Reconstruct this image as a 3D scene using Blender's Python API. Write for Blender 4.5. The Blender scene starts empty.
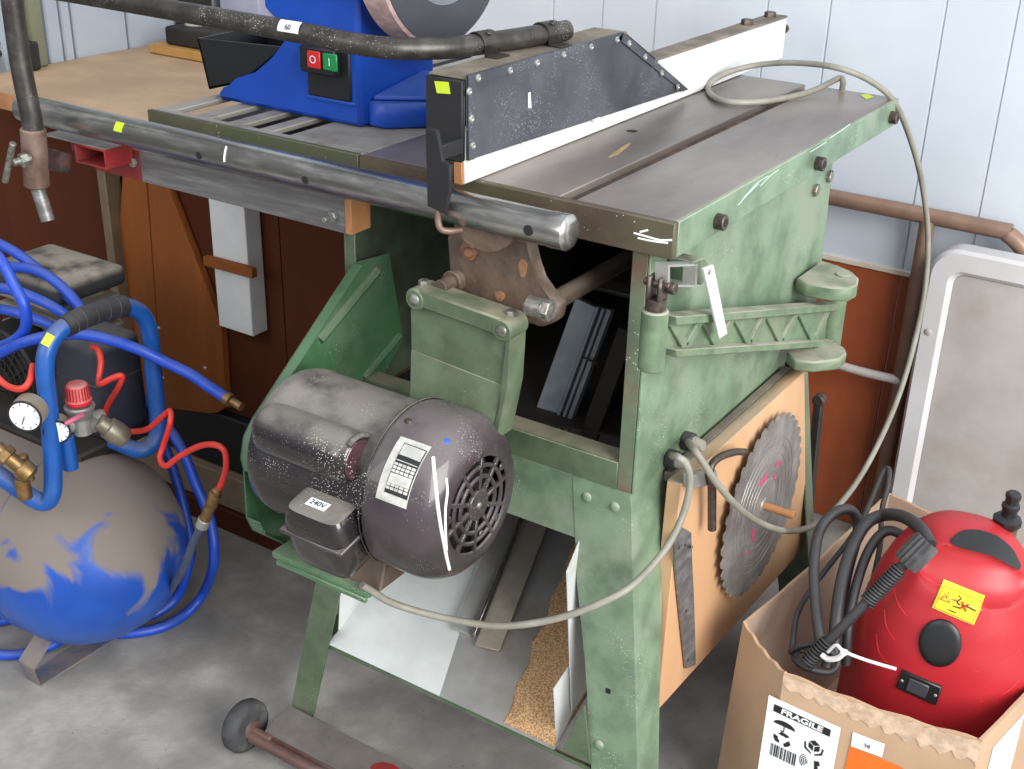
WORLD = 1.0
EXPO = 0.05
LIGHTS = [('doorway_light', (2.9, -1.15, 2.0), (-.2, .3, .5), 2.2, 2.4, 195, (1, .99, .96)),
          ('side_light', (-1.3, -3.0, 2.4), (-.3, 0, .3), 1.8, 1.8, 34, (1, .98, .95))]
import bpy, bmesh, math, random
from mathutils import Vector, Matrix
from mathutils.bvhtree import BVHTree
random.seed(7)
V = Vector
C = bpy.context.scene.collection
# ------------------------------------------------------------------ camera
F, CX, CY = 1250.0, 512.0, 384.5
_p, _y, _r = [math.radians(a) for a in (25.72, 32.8, 1.42)]
_F = V((-math.sin(_y), math.cos(_y), 0)); _R = V((math.cos(_y), math.sin(_y), 0)); _Z = V((0, 0, 1))
FWD = _F * math.cos(_p) - _Z * math.sin(_p); _U = _F * math.sin(_p) + _Z * math.cos(_p)
RT = _R * math.cos(_r) + _U * math.sin(_r); UP = -_R * math.sin(_r) + _U * math.cos(_r)
H = 0.85
def ray(px, py): return RT * ((px - CX) / F) - UP * ((py - CY) / F) + FWD
CAM = V((0, 0, H)) - ray(682, 220) * 1.22
def pt(px, py, x=None, y=None, z=None):
    """point measured in the photograph, on a known real plane"""
    d = ray(px, py); i, v = (0, x) if x is not None else (1, y) if y is not None else (2, z)
    return CAM + d * ((v - CAM[i]) / d[i])
def ptp(px, py, P0, n):
    d = ray(px, py); return CAM + d * ((P0 - CAM).dot(n) / d.dot(n))
cd = bpy.data.cameras.new('camera'); cam = bpy.data.objects.new('camera', cd); C.objects.link(cam)
cd.sensor_width = 36; cd.lens = F / 1024 * 36; cd.clip_start = .02; cd.clip_end = 60
cam.matrix_world = Matrix(((RT.x, UP.x, -FWD.x, CAM.x), (RT.y, UP.y, -FWD.y, CAM.y), (RT.z, UP.z, -FWD.z, CAM.z), (0, 0, 0, 1)))
bpy.context.scene.camera = cam
# ------------------------------------------------------------------ materials
def S(r, g, b):
    f = lambda c: (c / 255 / 12.92) if c / 255 <= .04045 else ((c / 255 + .055) / 1.055) ** 2.4
    return (f(r), f(g), f(b), 1)
def M(name, col, rough=.5, metal=0., col2=None, ns=12, thr=.5, soft=.12, dust=None, da=.8, speck=None, ss=260, sd=.16,
      bump=0., bs=60, coat=0., stretch=None, noise=.12, dlo=.05, spec=.5):
    m = bpy.data.materials.new(name); m.use_nodes = True; nt = m.node_tree; N = nt.nodes; L = nt.links
    b = N['Principled BSDF']; b.inputs['Roughness'].default_value = rough; b.inputs['Metallic'].default_value = metal
    b.inputs['Coat Weight'].default_value = coat; b.inputs['Specular IOR Level'].default_value = spec
    tc = N.new('ShaderNodeTexCoord'); src = tc.outputs['Object']
    if stretch:
        mp = N.new('ShaderNodeMapping'); mp.inputs['Scale'].default_value = stretch; L.new(src, mp.inputs['Vector']); src2 = mp.outputs['Vector']
    else: src2 = src
    def nz(scale, detail=5, v=src2):
        n = N.new('ShaderNodeTexNoise'); n.inputs['Scale'].default_value = scale; n.inputs['Detail'].default_value = detail
        n.inputs['Roughness'].default_value = .6; L.new(v, n.inputs['Vector']); return n.outputs['Fac']
    def ramp(fac, a, c):
        r = N.new('ShaderNodeMapRange'); r.inputs['From Min'].default_value = a; r.inputs['From Max'].default_value = c
        r.interpolation_type = 'SMOOTHSTEP'; L.new(fac, r.inputs['Value']); return r.outputs['Result']
    def mix(f, a, c, mode='MIX'):
        x = N.new('ShaderNodeMix'); x.data_type = 'RGBA'; x.blend_type = mode
        if f.__class__ in (float, int): x.inputs[0].default_value = f
        else: L.new(f, x.inputs[0])
        for s, q in ((6, a), (7, c)):
            if isinstance(q, tuple): x.inputs[s].default_value = q
            else: L.new(q, x.inputs[s])
        return x.outputs[2]
    def mul(a, c):
        x = N.new('ShaderNodeMath'); x.operation = 'MULTIPLY'; L.new(a, x.inputs[0])
        if isinstance(c, (float, int)): x.inputs[1].default_value = c
        else: L.new(c, x.inputs[1])
        return x.outputs[0]
    cur = col
    if noise:
        dk = tuple(c * (1 - noise * 2.2) for c in col[:3]) + (1,); lt = tuple(min(1, c * (1 + noise * 2.0)) for c in col[:3]) + (1,)
        cur = mix(ramp(nz(ns * 2.3), .3, .7), dk, lt)
    if col2: cur = mix(ramp(nz(ns, 8), thr - soft, thr + soft), cur, col2)
    if dust:
        g = N.new('ShaderNodeNewGeometry'); sp = N.new('ShaderNodeSeparateXYZ'); L.new(g.outputs['Normal'], sp.inputs[0])
        d = mul(mul(ramp(sp.outputs['Z'], dlo, .9), ramp(nz(ns * 1.4, 7, src), .25, .6)), da); cur = mix(d, cur, dust)
        rr = N.new('ShaderNodeMapRange'); rr.inputs['To Min'].default_value = rough; rr.inputs['To Max'].default_value = .85
        L.new(d, rr.inputs['Value']); L.new(rr.outputs['Result'], b.inputs['Roughness'])
    if speck:
        v = N.new('ShaderNodeTexVoronoi'); v.inputs['Scale'].default_value = ss; L.new(src, v.inputs['Vector'])
        sz = mul(ramp(nz(14, 5, src), .38, .75), sd * 2.2); c = N.new('ShaderNodeMath'); c.operation = 'LESS_THAN'
        L.new(v.outputs['Distance'], c.inputs[0]); L.new(sz, c.inputs[1]); cur = mix(c.outputs[0], cur, speck)
    if isinstance(cur, tuple): b.inputs['Base Color'].default_value = cur
    else: L.new(cur, b.inputs['Base Color'])
    if bump:
        bn = N.new('ShaderNodeBump'); bn.inputs['Strength'].default_value = bump; bn.inputs['Distance'].default_value = .002
        L.new(nz(bs, 6), bn.inputs['Height']); L.new(bn.outputs[0], b.inputs['Normal'])
    return m
DUST = S(150, 142, 130); WSP = S(225, 225, 215)
m_green = M('green_paint', S(104, 126, 102), .36, col2=S(128, 142, 122), ns=9, thr=.56, soft=.10, dust=S(158, 158, 142), da=.7, speck=WSP, ss=330, sd=.09, noise=.13)
m_greenold = M('old_green_paint', S(82, 98, 76), .45, col2=S(108, 116, 94), ns=9, thr=.6, dust=S(150, 142, 122), da=.85, speck=S(190, 190, 170), ss=330, sd=.08)
m_greenbr = M('bright_green_paint', S(66, 106, 72), .4, col2=S(92, 120, 92), ns=8, thr=.55, dust=S(140, 146, 126), da=.6, speck=WSP, ss=330, sd=.09)
m_greenarm = M('arm_green_paint', S(98, 118, 92), .5, col2=S(116, 128, 104), ns=14, thr=.55, dust=S(166, 162, 146), da=.95, speck=S(66, 78, 60), ss=380, sd=.1)
m_cast = M('machined_cast_iron', S(108, 100, 95), .33, .3, col2=S(144, 134, 126), ns=6, thr=.52, soft=.16, stretch=(1, .35, 1), speck=S(120, 88, 70), ss=90, sd=.08)
m_castrim = M('oily_brown_iron', S(84, 70, 58), .55, .1, col2=S(86, 82, 62), ns=9, thr=.5, speck=S(200, 196, 180), ss=120, sd=.09)
m_wingrim = M('wing_rim_paint', S(88, 84, 68), .6, .1, col2=S(76, 80, 60), ns=9, thr=.45, speck=S(190, 186, 170), ss=160, sd=.08)
m_wing = M('dusty_iron', S(128, 124, 118), .6, .1, col2=S(150, 146, 138), ns=12, thr=.5)
m_castbr = M('greasy_brown_casting', S(92, 78, 68), .55, .25, col2=S(118, 96, 78), ns=14, thr=.56, dust=S(128, 116, 104), da=.7, bump=.5, bs=120)
m_steel = M('tube_steel', S(192, 190, 185), .24, .9, col2=S(140, 138, 134), ns=7, thr=.5, stretch=(1, 5, 5), speck=S(96, 88, 80), ss=150, sd=.09)
m_bolt = M('bolt_metal', S(128, 126, 118), .45, .6, noise=.2, ns=60)
m_boltd = M('dark_bolt', S(86, 76, 70), .45, .6, noise=.2, ns=60)
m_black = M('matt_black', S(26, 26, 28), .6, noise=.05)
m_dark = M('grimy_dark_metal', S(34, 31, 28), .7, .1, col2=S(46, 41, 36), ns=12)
m_cabinl = M('inner_green_panel', S(74, 88, 68), .7, col2=S(54, 60, 46), ns=9)
m_cabin = M('dark_inner_panel', S(44, 42, 36), .8, col2=S(56, 50, 42), ns=10)  # dark brown-grey for the cabinet's back and right inner face
m_motor = M('motor_black_paint', S(36, 31, 33), .22, .1, coat=.6, dlo=.42, dust=S(126, 121, 114), da=.9, speck=S(200, 196, 190), ss=460, sd=.14, ns=9)
m_motorbell = M('motor_bell_paint', S(62, 53, 57), .32, .1, coat=.4, dlo=.2, dust=S(116, 109, 110), da=.7, speck=S(210, 206, 205), ss=460, sd=.13, ns=9, col2=S(44, 38, 40), thr=.6)
m_pipe = M('dark_pipe', S(66, 62, 58), .4, .5, col2=S(92, 88, 84), ns=30, thr=.6, speck=S(170, 168, 160), ss=330, sd=.14)
m_pipebr = M('brown_collar', S(112, 88, 76), .5, .4, col2=S(140, 118, 108), ns=20)
m_chrome = M('worn_zinc', S(160, 160, 156), .35, .6, noise=.1)
m_brass = M('brass', S(150, 118, 76), .35, .85, noise=.15, ns=40, dust=S(130, 118, 100), da=.5)
m_white = M('white_painted_wood', S(206, 207, 206), .55, col2=S(205, 200, 190), ns=8, thr=.66, noise=.03, speck=S(150, 110, 80), ss=60, sd=.05)
m_boxpaint = M('black_sheet_paint', S(62, 64, 70), .4, .1, col2=S(84, 86, 92), ns=6, thr=.56, speck=S(190, 191, 191), ss=420, sd=.11)
m_boxtop = M('dusty_wood_top', S(124, 114, 100), .8, col2=S(104, 96, 86), ns=14)
m_wood = M('ply_board', S(205, 168, 130), .6, col2=S(192, 150, 112), ns=4, stretch=(3, 1, .25), dust=S(150, 138, 120), da=.9, noise=.05)
m_woodb = M('pine_edge', S(180, 128, 84), .6, col2=S(160, 110, 70), ns=10, noise=.08)
m_bench = M('bench_chipboard', S(184, 154, 122), .65, col2=S(166, 138, 110), ns=5, thr=.55, noise=.05)
m_brown = M('brown_hardboard', S(80, 38, 17), .75, spec=.2, col2=S(74, 36, 18), ns=3, noise=.06, stretch=(2, 2, .5))
m_gusset = M('brown_ply', S(140, 80, 36), .65, spec=.25, col2=S(124, 70, 32), ns=3, noise=.06, stretch=(3, 3, .4))
m_dado = M('brown_wall_panel', S(160, 82, 48), .5, col2=S(142, 70, 40), ns=3, noise=.08, stretch=(1.5, 1, .6))
m_wall = M('pale_wall_paint', S(205, 212, 221), .5, col2=S(194, 202, 212), ns=2.2, noise=.012)
m_walll = M('grey_wall_paint', S(176, 184, 194), .5, col2=S(160, 168, 180), ns=2, noise=.02)
m_redpaint = M('red_paint', S(140, 32, 34), .5, col2=S(120, 44, 42), ns=20, noise=.08)
m_greybar = M('zinc_channel', S(132, 130, 130), .42, .4, col2=S(104, 102, 102), ns=6, stretch=(1, 6, 12))
m_blue = M('blue_plastic', S(22, 72, 172), .35, noise=.03, dust=S(80, 110, 170), da=.5)
m_bplast = M('black_plastic', S(30, 31, 33), .4, noise=.04)
m_pinkstone = M('pink_grindstone', S(176, 150, 148), .9, noise=.1, ns=40)
m_disc = M('dark_grey_disc', S(62, 64, 70), .4, noise=.04)
m_discl = M('grey_ring', S(112, 114, 122), .4, noise=.04)
m_yel = M('fluoro_label', S(190, 212, 44), .6, noise=.02)
m_paper = M('white_paper', S(232, 233, 238), .6, noise=.01)
m_ink = M('black_ink', S(26, 26, 30), .6, noise=0)
m_inkr = M('red_ink', S(200, 50, 30), .6, noise=0)
m_tank = M('blue_tank_paint', S(24, 72, 160), .35, col2=S(34, 86, 172), ns=6, noise=.05)
m_bhand = M('blue_tube_paint', S(26, 82, 158), .3, noise=.05, dust=S(110, 112, 120), da=.55)
m_hoseb = M('blue_hose', S(30, 74, 190), .38, noise=.06, ns=20, dust=S(90, 104, 150), da=.45)
m_hoser = M('red_hose', S(208, 50, 40), .4, noise=.05, dust=S(190, 90, 75), da=.4)
m_rubber = M('black_rubber', S(40, 40, 43), .5, noise=.06, dust=S(90, 90, 92), da=.35)
m_tyre = M('worn_rubber', S(58, 58, 60), .7, col2=S(88, 88, 88), ns=30, thr=.58)
m_cable = M('grey_cable', S(142, 140, 130), .5, col2=S(124, 120, 108), ns=12, noise=.06)
m_red = M('red_plastic', S(172, 36, 44), .42, noise=.03, ns=6)
m_card = M('cardboard', S(184, 154, 126), .75, col2=S(170, 140, 112), ns=3, noise=.03, bump=.2, bs=18)
m_cardin = M('cardboard_inside', S(172, 150, 132), .8, noise=.03, ns=5)
m_orange = M('orange_print', S(238, 108, 30), .6, noise=.02)
m_yell = M('yellow_label', S(232, 206, 50), .5, noise=.02)
m_tubebr = M('brown_tube_enamel', S(134, 108, 92), .4, .2, noise=.06)
m_ptab = M('off_white_plastic', S(208, 208, 210), .45, noise=.02, col2=S(196, 194, 194), ns=5)
m_ptabd = M('stained_plastic', S(180, 174, 170), .6, col2=S(162, 154, 148), ns=5, thr=.55, noise=.03)
m_wsheet = M('white_sheet_metal', S(204, 208, 207), .4, .1, col2=S(190, 180, 166), ns=8, thr=.68, noise=.03)
m_gsheet = M('grey_sheet_metal', S(158, 157, 155), .36, .3, col2=S(140, 124, 108), ns=6, thr=.6, noise=.06)
m_alu = M('aluminium', S(186, 186, 182), .4, .7, noise=.05)
m_sawd = M('sawdust', S(172, 128, 86), .95, col2=S(216, 180, 136), ns=420, soft=.05, bump=1., bs=700, noise=.22)
m_blade = M('saw_blade_steel', S(146, 143, 140), .34, .35, col2=S(120, 116, 114), ns=20, noise=.08)
m_pink = M('pink_paint', S(214, 60, 110), .5, noise=0)
m_vwhite = M('white_paint_drip', S(240, 240, 238), .6, noise=0)
m_clr = M('off_white_label', S(196, 196, 190), .45, col2=S(170, 170, 164), ns=60, noise=.05)
m_plank = M('beige_plank', S(140, 120, 98), .7, noise=.06)
m_btab = M('green_btn', S(24, 140, 74), .35, noise=0)
m_rtab = M('red_btn', S(205, 40, 40), .35, noise=0)
m_tie = M('white_nylon', S(226, 226, 226), .4, noise=0)
# dusty tank: dust layer on the upper half with wiped patches
def tank_mat():
    m = m_tank; nt = m.node_tree; N = nt.nodes; L = nt.links; b = N['Principled BSDF']; lk = b.inputs['Base Color'].links[0]; src = lk.from_socket
    g = N.new('ShaderNodeNewGeometry'); sp = N.new('ShaderNodeSeparateXYZ'); L.new(g.outputs['Normal'], sp.inputs[0])
    tc = N.new('ShaderNodeTexCoord'); n = N.new('ShaderNodeTexNoise'); n.inputs['Scale'].default_value = 9; n.inputs['Detail'].default_value = 5; n.inputs['Distortion'].default_value = 1.2
    L.new(tc.outputs['Object'], n.inputs['Vector'])
    a = N.new('ShaderNodeMath'); a.operation = 'MULTIPLY_ADD'; L.new(n.outputs['Fac'], a.inputs[0]); a.inputs[1].default_value = -2.6; L.new(sp.outputs['Z'], a.inputs[2])
    r = N.new('ShaderNodeMapRange'); r.interpolation_type = 'SMOOTHSTEP'; r.inputs['From Min'].default_value = -1.24; r.inputs['From Max'].default_value = -.92; L.new(a.outputs[0], r.inputs['Value'])
    x = N.new('ShaderNodeMix'); x.data_type = 'RGBA'; L.new(r.outputs[0], x.inputs[0]); L.new(src, x.inputs[6]); x.inputs[7].default_value = S(124, 114, 107)
    L.new(x.outputs[2], b.inputs['Base Color'])
    rr = N.new('ShaderNodeMapRange'); rr.inputs['To Min'].default_value = .35; rr.inputs['To Max'].default_value = .9; L.new(r.outputs[0], rr.inputs['Value']); L.new(rr.outputs[0], b.inputs['Roughness'])
tank_mat()
# ------------------------------------------------------------------ mesh building
def frame(d):
    d = V(d).normalized(); a = V((0, 0, 1)) if abs(d.z) < .9 else V((1, 0, 0)); u = d.cross(a).normalized(); return d, u, d.cross(u)
def cat(P, n):
    P = [V(p) for p in P]
    if n <= 1 or len(P) < 3: return P
    Q = [P[0] * 2 - P[1]] + P + [P[-1] * 2 - P[-2]]; out = []
    for i in range(1, len(Q) - 2):
        a, b, c, d = Q[i - 1:i + 3]
        for k in range(n):
            t = k / n; out.append(.5 * ((2 * b) + (c - a) * t + (2 * a - 5 * b + 4 * c - d) * t * t + (3 * b - 3 * c + d - a) * t ** 3))
    out.append(P[-1]); return out
class MB:
    def __init__(s): s.bm = bmesh.new()
    def _bev(s, geom, w, seg=1):
        if w: bmesh.ops.bevel(s.bm, geom=geom, offset=w, segments=seg, affect='EDGES', clamp_overlap=True, profile=.5)
    def box(s, x0, x1, y0, y1, z0, z1, bev=.0015, mat=None, seg=1):
        vs = [s.bm.verts.new(V((x, y, z)) if mat is None else mat @ V((x, y, z))) for x in (x0, x1) for y in (y0, y1) for z in (z0, z1)]
        fs = [s.bm.faces.new([vs[i] for i in q]) for q in ((0, 1, 3, 2), (4, 6, 7, 5), (0, 4, 5, 1), (2, 3, 7, 6), (0, 2, 6, 4), (1, 5, 7, 3))]
        s._bev(list({e for f in fs for e in f.edges}), bev, seg); return s
    def beam(s, a, b, w, h, up=(0, 0, 1), bev=.001):
        a, b = V(a), V(b); d = (b - a); L = d.length; d.normalize(); u = V(up).cross(d).normalized(); v = d.cross(u)
        m = Matrix(((d.x, u.x, v.x, a.x), (d.y, u.y, v.y, a.y), (d.z, u.z, v.z, a.z), (0, 0, 0, 1)))
        return s.box(0, L, -w / 2, w / 2, -h / 2, h / 2, bev, m)
    def ring(s, c, u, v, r, n): return [s.bm.verts.new(c + u * (r * math.cos(2 * math.pi * i / n)) + v * (r * math.sin(2 * math.pi * i / n))) for i in range(n)]
    def skin(s, rings, caps=True, closed=True):
        n = len(rings[0])
        for a, b in zip(rings, rings[1:]):
            for i in range(n if closed else n - 1): s.bm.faces.new((a[i], a[(i + 1) % n], b[(i + 1) % n], b[i]))
        if caps and closed:
            for r in (rings[0][::-1], rings[-1]):
                try: s.bm.faces.new(r)
                except ValueError: pass
        return s
    def lathe(s, p, d, prof, n=32, caps=True):
        p = V(p); d, u, v = frame(d); return s.skin([s.ring(p + d * t, u, v, max(r, 1e-4), n) for t, r in prof], caps)
    def cyl(s, a, b, r, r2=None, n=20, bev=.0008):
        a, b = V(a), V(b); L = (b - a).length; r2 = r if r2 is None else r2; bev = min(bev, L * .3, r * .3)
        return s.lathe(a, b - a, [(0, r - bev), (bev, r), (L - bev, r2), (L, r2 - bev)], n)
    def tube(s, P, r, n=10, sub=6):
        Q = cat(P, sub); R = []; m = len(Q)
        t = (Q[1] - Q[0]).normalized(); _, u, _v = frame(t)
        for i, q in enumerate(Q):
            t = (Q[min(i + 1, m - 1)] - Q[max(i - 1, 0)]).normalized(); u = (u - t * u.dot(t)).normalized(); v = t.cross(u)
            rr = r if isinstance(r, (int, float)) else r[0] + (r[1] - r[0]) * i / (m - 1); R.append(s.ring(q, u, v, rr, n))
        return s.skin(R)
    def prism(s, poly, vec, bev=0.0):
        vec = V(vec); a = [s.bm.verts.new(V(p)) for p in poly]; b = [s.bm.verts.new(V(p) + vec) for p in poly]; n = len(a)
        fs = [s.bm.faces.new(a[::-1]), s.bm.faces.new(b)] + [s.bm.faces.new((a[i], a[(i + 1) % n], b[(i + 1) % n], b[i])) for i in range(n)]
        s._bev(list({e for f in fs for e in f.edges}), bev); return s
    def strip(s, A, B, th):
        """sheet between two point rows, with thickness vector th"""
        th = V(th); r1 = []
        for a, b in zip(A, B): r1.append([s.bm.verts.new(V(a)), s.bm.verts.new(V(b)), s.bm.verts.new(V(b) + th), s.bm.verts.new(V(a) + th)])
        return s.skin(r1)
    def dome(s, p, d, r, h, n=16, k=4):
        return s.lathe(p, d, [(0, r)] + [(h * math.sin(i / k * math.pi / 2), r * math.cos(i / k * math.pi / 2)) for i in range(1, k + 1)], n)
    def hexa(s, p, d, r, h): return s.lathe(p, d, [(0, r), (h * .85, r), (h, r * .88)], 6)
    def xf(s, m): bmesh.ops.transform(s.bm, matrix=m, verts=s.bm.verts); return s
    def bvh(s):
        bmesh.ops.recalc_face_normals(s.bm, faces=s.bm.faces); s.bm.normal_update(); return BVHTree.FromBMesh(s.bm)
def link(name, mb, mat, parent=None, sharp=38, loc=None):
    bm = mb.bm if isinstance(mb, MB) else mb
    bmesh.ops.recalc_face_normals(bm, faces=bm.faces); bm.normal_update()
    for f in bm.faces: f.smooth = True
    lim = math.radians(sharp)
    for e in bm.edges: e.smooth = not (len(e.link_faces) == 2 and e.calc_face_angle(0) > lim)
    root = parent
    while root is not None and root.parent is not None: root = root.parent
    if root is not None: o0 = root.location.copy()
    elif loc is not None: o0 = V(loc)
    else:
        xs = [v.co for v in bm.verts]; o0 = V((sum((min(c[0] for c in xs), max(c[0] for c in xs))) / 2, sum((min(c[1] for c in xs), max(c[1] for c in xs))) / 2, 0)); o0.z = min(c.z for c in xs)
    bmesh.ops.translate(bm, vec=-o0, verts=bm.verts)
    me = bpy.data.meshes.new(name); bm.to_mesh(me); bm.free(); me.materials.append(mat)
    o = bpy.data.objects.new(name, me); C.objects.link(o)
    if parent is not None: o.parent = parent
    else: o.location = o0
    return o
def each(name, mbs, mat, parent, label=None):
    for m_ in mbs:
        o = link(name, m_, mat, parent)
        if label: o['label'] = label
    return o
def thing(name, label, catg, loc, group=None):
    o = bpy.data.objects.new(name, None); o.empty_display_size = .05; C.objects.link(o); o.location = V(loc); o['label'] = label; o['category'] = catg
    if group: o['group'] = group
    return o
def tag(o, label, catg, group=None):
    o['label'] = label; o['category'] = catg
    if group: o['group'] = group
    return o
def lab(o, label): o['label'] = label; return o
def struct(name, mb, mat): o = link(name, mb, mat); o['kind'] = 'structure'; return o
def text(name, txt, size, O, u, v, mat, parent, off=.0006, sx=1., align='CENTER', bold=0.):
    cu = bpy.data.curves.new('t', 'FONT'); cu.body = txt; cu.size = size; cu.align_x = align; cu.align_y = 'CENTER'; cu.extrude = .0001; cu.offset = bold
    ob = bpy.data.objects.new('t', cu); C.objects.link(ob); bpy.context.view_layer.update()
    me = bpy.data.meshes.new_from_object(ob.evaluated_get(bpy.context.evaluated_depsgraph_get()))
    bpy.data.objects.remove(ob); bm = bmesh.new(); bm.from_mesh(me)
    u = V(u).normalized(); v = V(v); v = (v - u * v.dot(u)).normalized(); n = u.cross(v); O = V(O) + n * off
    for q in bm.verts: q.co = O + u * (q.co.x * sx) + v * q.co.y + n * q.co.z
    return link(name, bm, mat, parent)
def decal(bvh, c, n, u, w, h, off=.0006, th=.0004, nu=10, nv=8, shape=None, mb=None):
    """thin patch laid on a curved surface around point c"""
    mb = mb or MB(); n = V(n).normalized(); u = V(u); u = (u - n * u.dot(n)).normalized(); v = n.cross(u); g = []
    for j in range(nv + 1):
        row = []
        for i in range(nu + 1):
            a, b = i / nu - .5, j / nv - .5
            if shape == 'round':
                # map square to disc
                x, y = 2 * a, 2 * b; a, b = .5 * x * math.sqrt(1 - y * y / 2), .5 * y * math.sqrt(1 - x * x / 2)
            q = V(c) + u * (a * w) + v * (b * h); hit, hn, _i, _d = bvh.ray_cast(q + n * .05, -n, .3)
            if hit is None: hit, hn = q, n
            if hn.dot(n) < 0: hn = -hn
            row.append((hit + hn * off, hit + hn * (off + th)))
        g.append(row)
    lo = [[mb.bm.verts.new(q[0]) for q in r] for r in g]; hi = [[mb.bm.verts.new(q[1]) for q in r] for r in g]
    for j in range(nv):
        for i in range(nu):
            mb.bm.faces.new((hi[j][i], hi[j][i + 1], hi[j + 1][i + 1], hi[j + 1][i])); mb.bm.faces.new((lo[j][i], lo[j + 1][i], lo[j + 1][i + 1], lo[j][i + 1]))
    bd = [(0, i) for i in range(nu)] + [(j, nu) for j in range(nv)] + [(nv, i) for i in range(nu, 0, -1)] + [(j, 0) for j in range(nv, 0, -1)]
    for k in range(len(bd)):
        a, b = bd[k], bd[(k + 1) % len(bd)]; mb.bm.faces.new((lo[a[0]][a[1]], lo[b[0]][b[1]], hi[b[0]][b[1]], hi[a[0]][a[1]]))
    return mb
def aim(px, py, bvh):
    d = ray(px, py).normalized(); h, n, _i, _d = bvh.ray_cast(CAM, d)
    if h is None:
        best = None
        for k in range(200):
            q = CAM + d * (.6 + k * .01); h2, n2, _i, ds = bvh.find_nearest(q)
            if best is None or ds < best[0]: best = (ds, h2, n2)
        _ds, h, n = best; print('AIM MISS', px, py, round(_ds, 4))
    if n.dot(d) > 0: n = -n
    return h, n
# ================================================================== SETTING
WX, WY = -1.47, 0.95
def floor_mat():
    m = M('concrete', S(160, 157, 151), .8, col2=S(126, 124, 120), ns=4.5, thr=.53, soft=.16, speck=S(96, 94, 90), ss=70, sd=.05, bump=.5, bs=90, noise=.12)
    return m
struct('floor', MB().box(-2.2, 2.2, -2.4, 1.1, -.05, 0, 0), floor_mat())
gx = [-1.47, -1.35, -1.24, -1.05, -.93, -.735, -.632, -.526, -.32, -.213, -.0305, .075, .26, .365, .55, .66, .85, 1.2, 1.6, 2.2]
mb = MB(); mb.box(WX - .05, 2.2, WY + .0022, WY + .06, 0, 2.4, 0)
for a, b in zip(gx, gx[1:]): mb.box(a + .0007, b - .0007, WY, WY + .014, .505, 2.4, .0018)
struct('wall_back', mb, m_wall)
mb = MB()
for a, b in zip(gx[::2], gx[2::2]): mb.box(a + .0008, b - .0008, WY - .002, WY + .013, .0, .5, .001)
struct('wall_back_dado', mb, m_dado)
struct('trim_1', MB().box(WX, 2.2, WY - .006, WY + .012, .498, .507, .001), M('cream_trim', S(206, 196, 180), .6, noise=.03))
mb = MB(); ys = [.315, pt(27, 60, x=WX).y, pt(42, 60, x=WX).y, pt(50, 60, x=WX).y, pt(66, 60, x=WX).y, pt(77, 60, x=WX).y, pt(130, 50, x=WX).y, .95]
ys0_ = [.315, .34, .39, .60, .78, .95]
mb.box(WX - .06, WX - .012, ys[0], WY + .05, 0, 2.4, 0)
for a, b in zip(ys, ys[1:]): mb.box(WX - .014, WX, a + .002, b - .002, 0, 2.4, .003)
struct('wall_left', mb, m_walll)
struct('trim_2', MB().box(WX + .0005, WX + .02, ys[1], ys[2], .7505, 2.2, .003), M('olive_frame', S(120, 122, 100), .6, noise=.05))
# ================================================================== WORKBENCH
bench = thing('workbench', 'low workbench with a bare chipboard top and brown hardboard front, behind the saw', 'workbench', (-.96, .56, 0))
link('bench_top', MB().box(WX + .003, -.455, .20, .93, .732, .75, .001), m_bench, bench)
lab(link('edge_strip', MB().box(WX + .003, -.455, .192, .20, .724, .75, .001), m_woodb, bench), 'orange pine edging strip')
mb = MB()
for a, b in ((-1.9, -1.60), (-1.598, -1.21), (-1.208, -.83), (-.828, -.47)): mb.box(a, b, .30, .312, .225, .732, .001)
link('front_panel', mb, m_brown, bench)
link('base_beam', MB().box(-1.9, -.47, .285, .33, .115, .222, .003), m_black, bench)
link('plank', MB().box(-1.9, -.47, .27, .345, .045, .113, .002), m_plank, bench)
link('floor_strip', MB().box(-1.9, -.47, .262, .35, 0, .044, .002), m_brown, bench)
link('leg', MB().box(-.52, -.47, .86, .91, 0, .732, .002), m_woodb, bench)
link('leg', MB().box(WX + .01, WX + .06, .86, .91, 0, .732, .002), m_woodb, bench)
# tapered gusset boards on the bench front
g = [(133, 200), (150, 200), (158, 345), (163, 408), (104, 372), (107, 301), (118, 250)]
g2 = [(151, 200), (174, 200), (221, 327), (225, 398), (224, 408), (217, 413), (209, 413), (164, 408), (159, 345)]
gs = thing('tapered_ply_board', 'tapered brown plywood board fixed upright on the bench front', 'board', (-1.08, .28, .2))
P = [pt(*q, y=.283) for q in g]; P[0].z = P[1].z = .70; link('left_board', MB().prism(P, (0, .015, 0), .001), m_gusset, gs)
P = [pt(*q, y=.283) for q in g2]; P[0].z = P[1].z = .70; P[1].x -= .045; link('right_board', MB().prism(P, (0, .015, 0), .001), m_gusset, gs)
each('screw', [MB().dome(pt(*q, y=.283), (0, -1, 0), .004, .003, 10) for q in ((159, 328), (205, 368), (163, 378), (121, 336))], m_chrome, gs)
mb = MB().box(-1.205, -1.185, .262, .296, .0 + .225, .70, .002)
tag(link('wooden_batten', mb, M('dull_batten', S(110, 92, 74), .6, noise=.08)), 'dull narrow batten standing left of the tapered plywood board', 'batten')
wb = thing('white_board', 'white painted board end hanging below the steel bar, crossed by a small wooden strip', 'board', (-.92, .275, .42))
link('board', MB().box(-.941, -.864, .262, .297, .410, .70, .0015), m_white, wb)
lab(link('wooden_strip', MB().beam((-.950, .254, .526), (-.842, .254, .528), .012, .016), m_gusset, wb), 'bare brown wooden strip')
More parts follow.
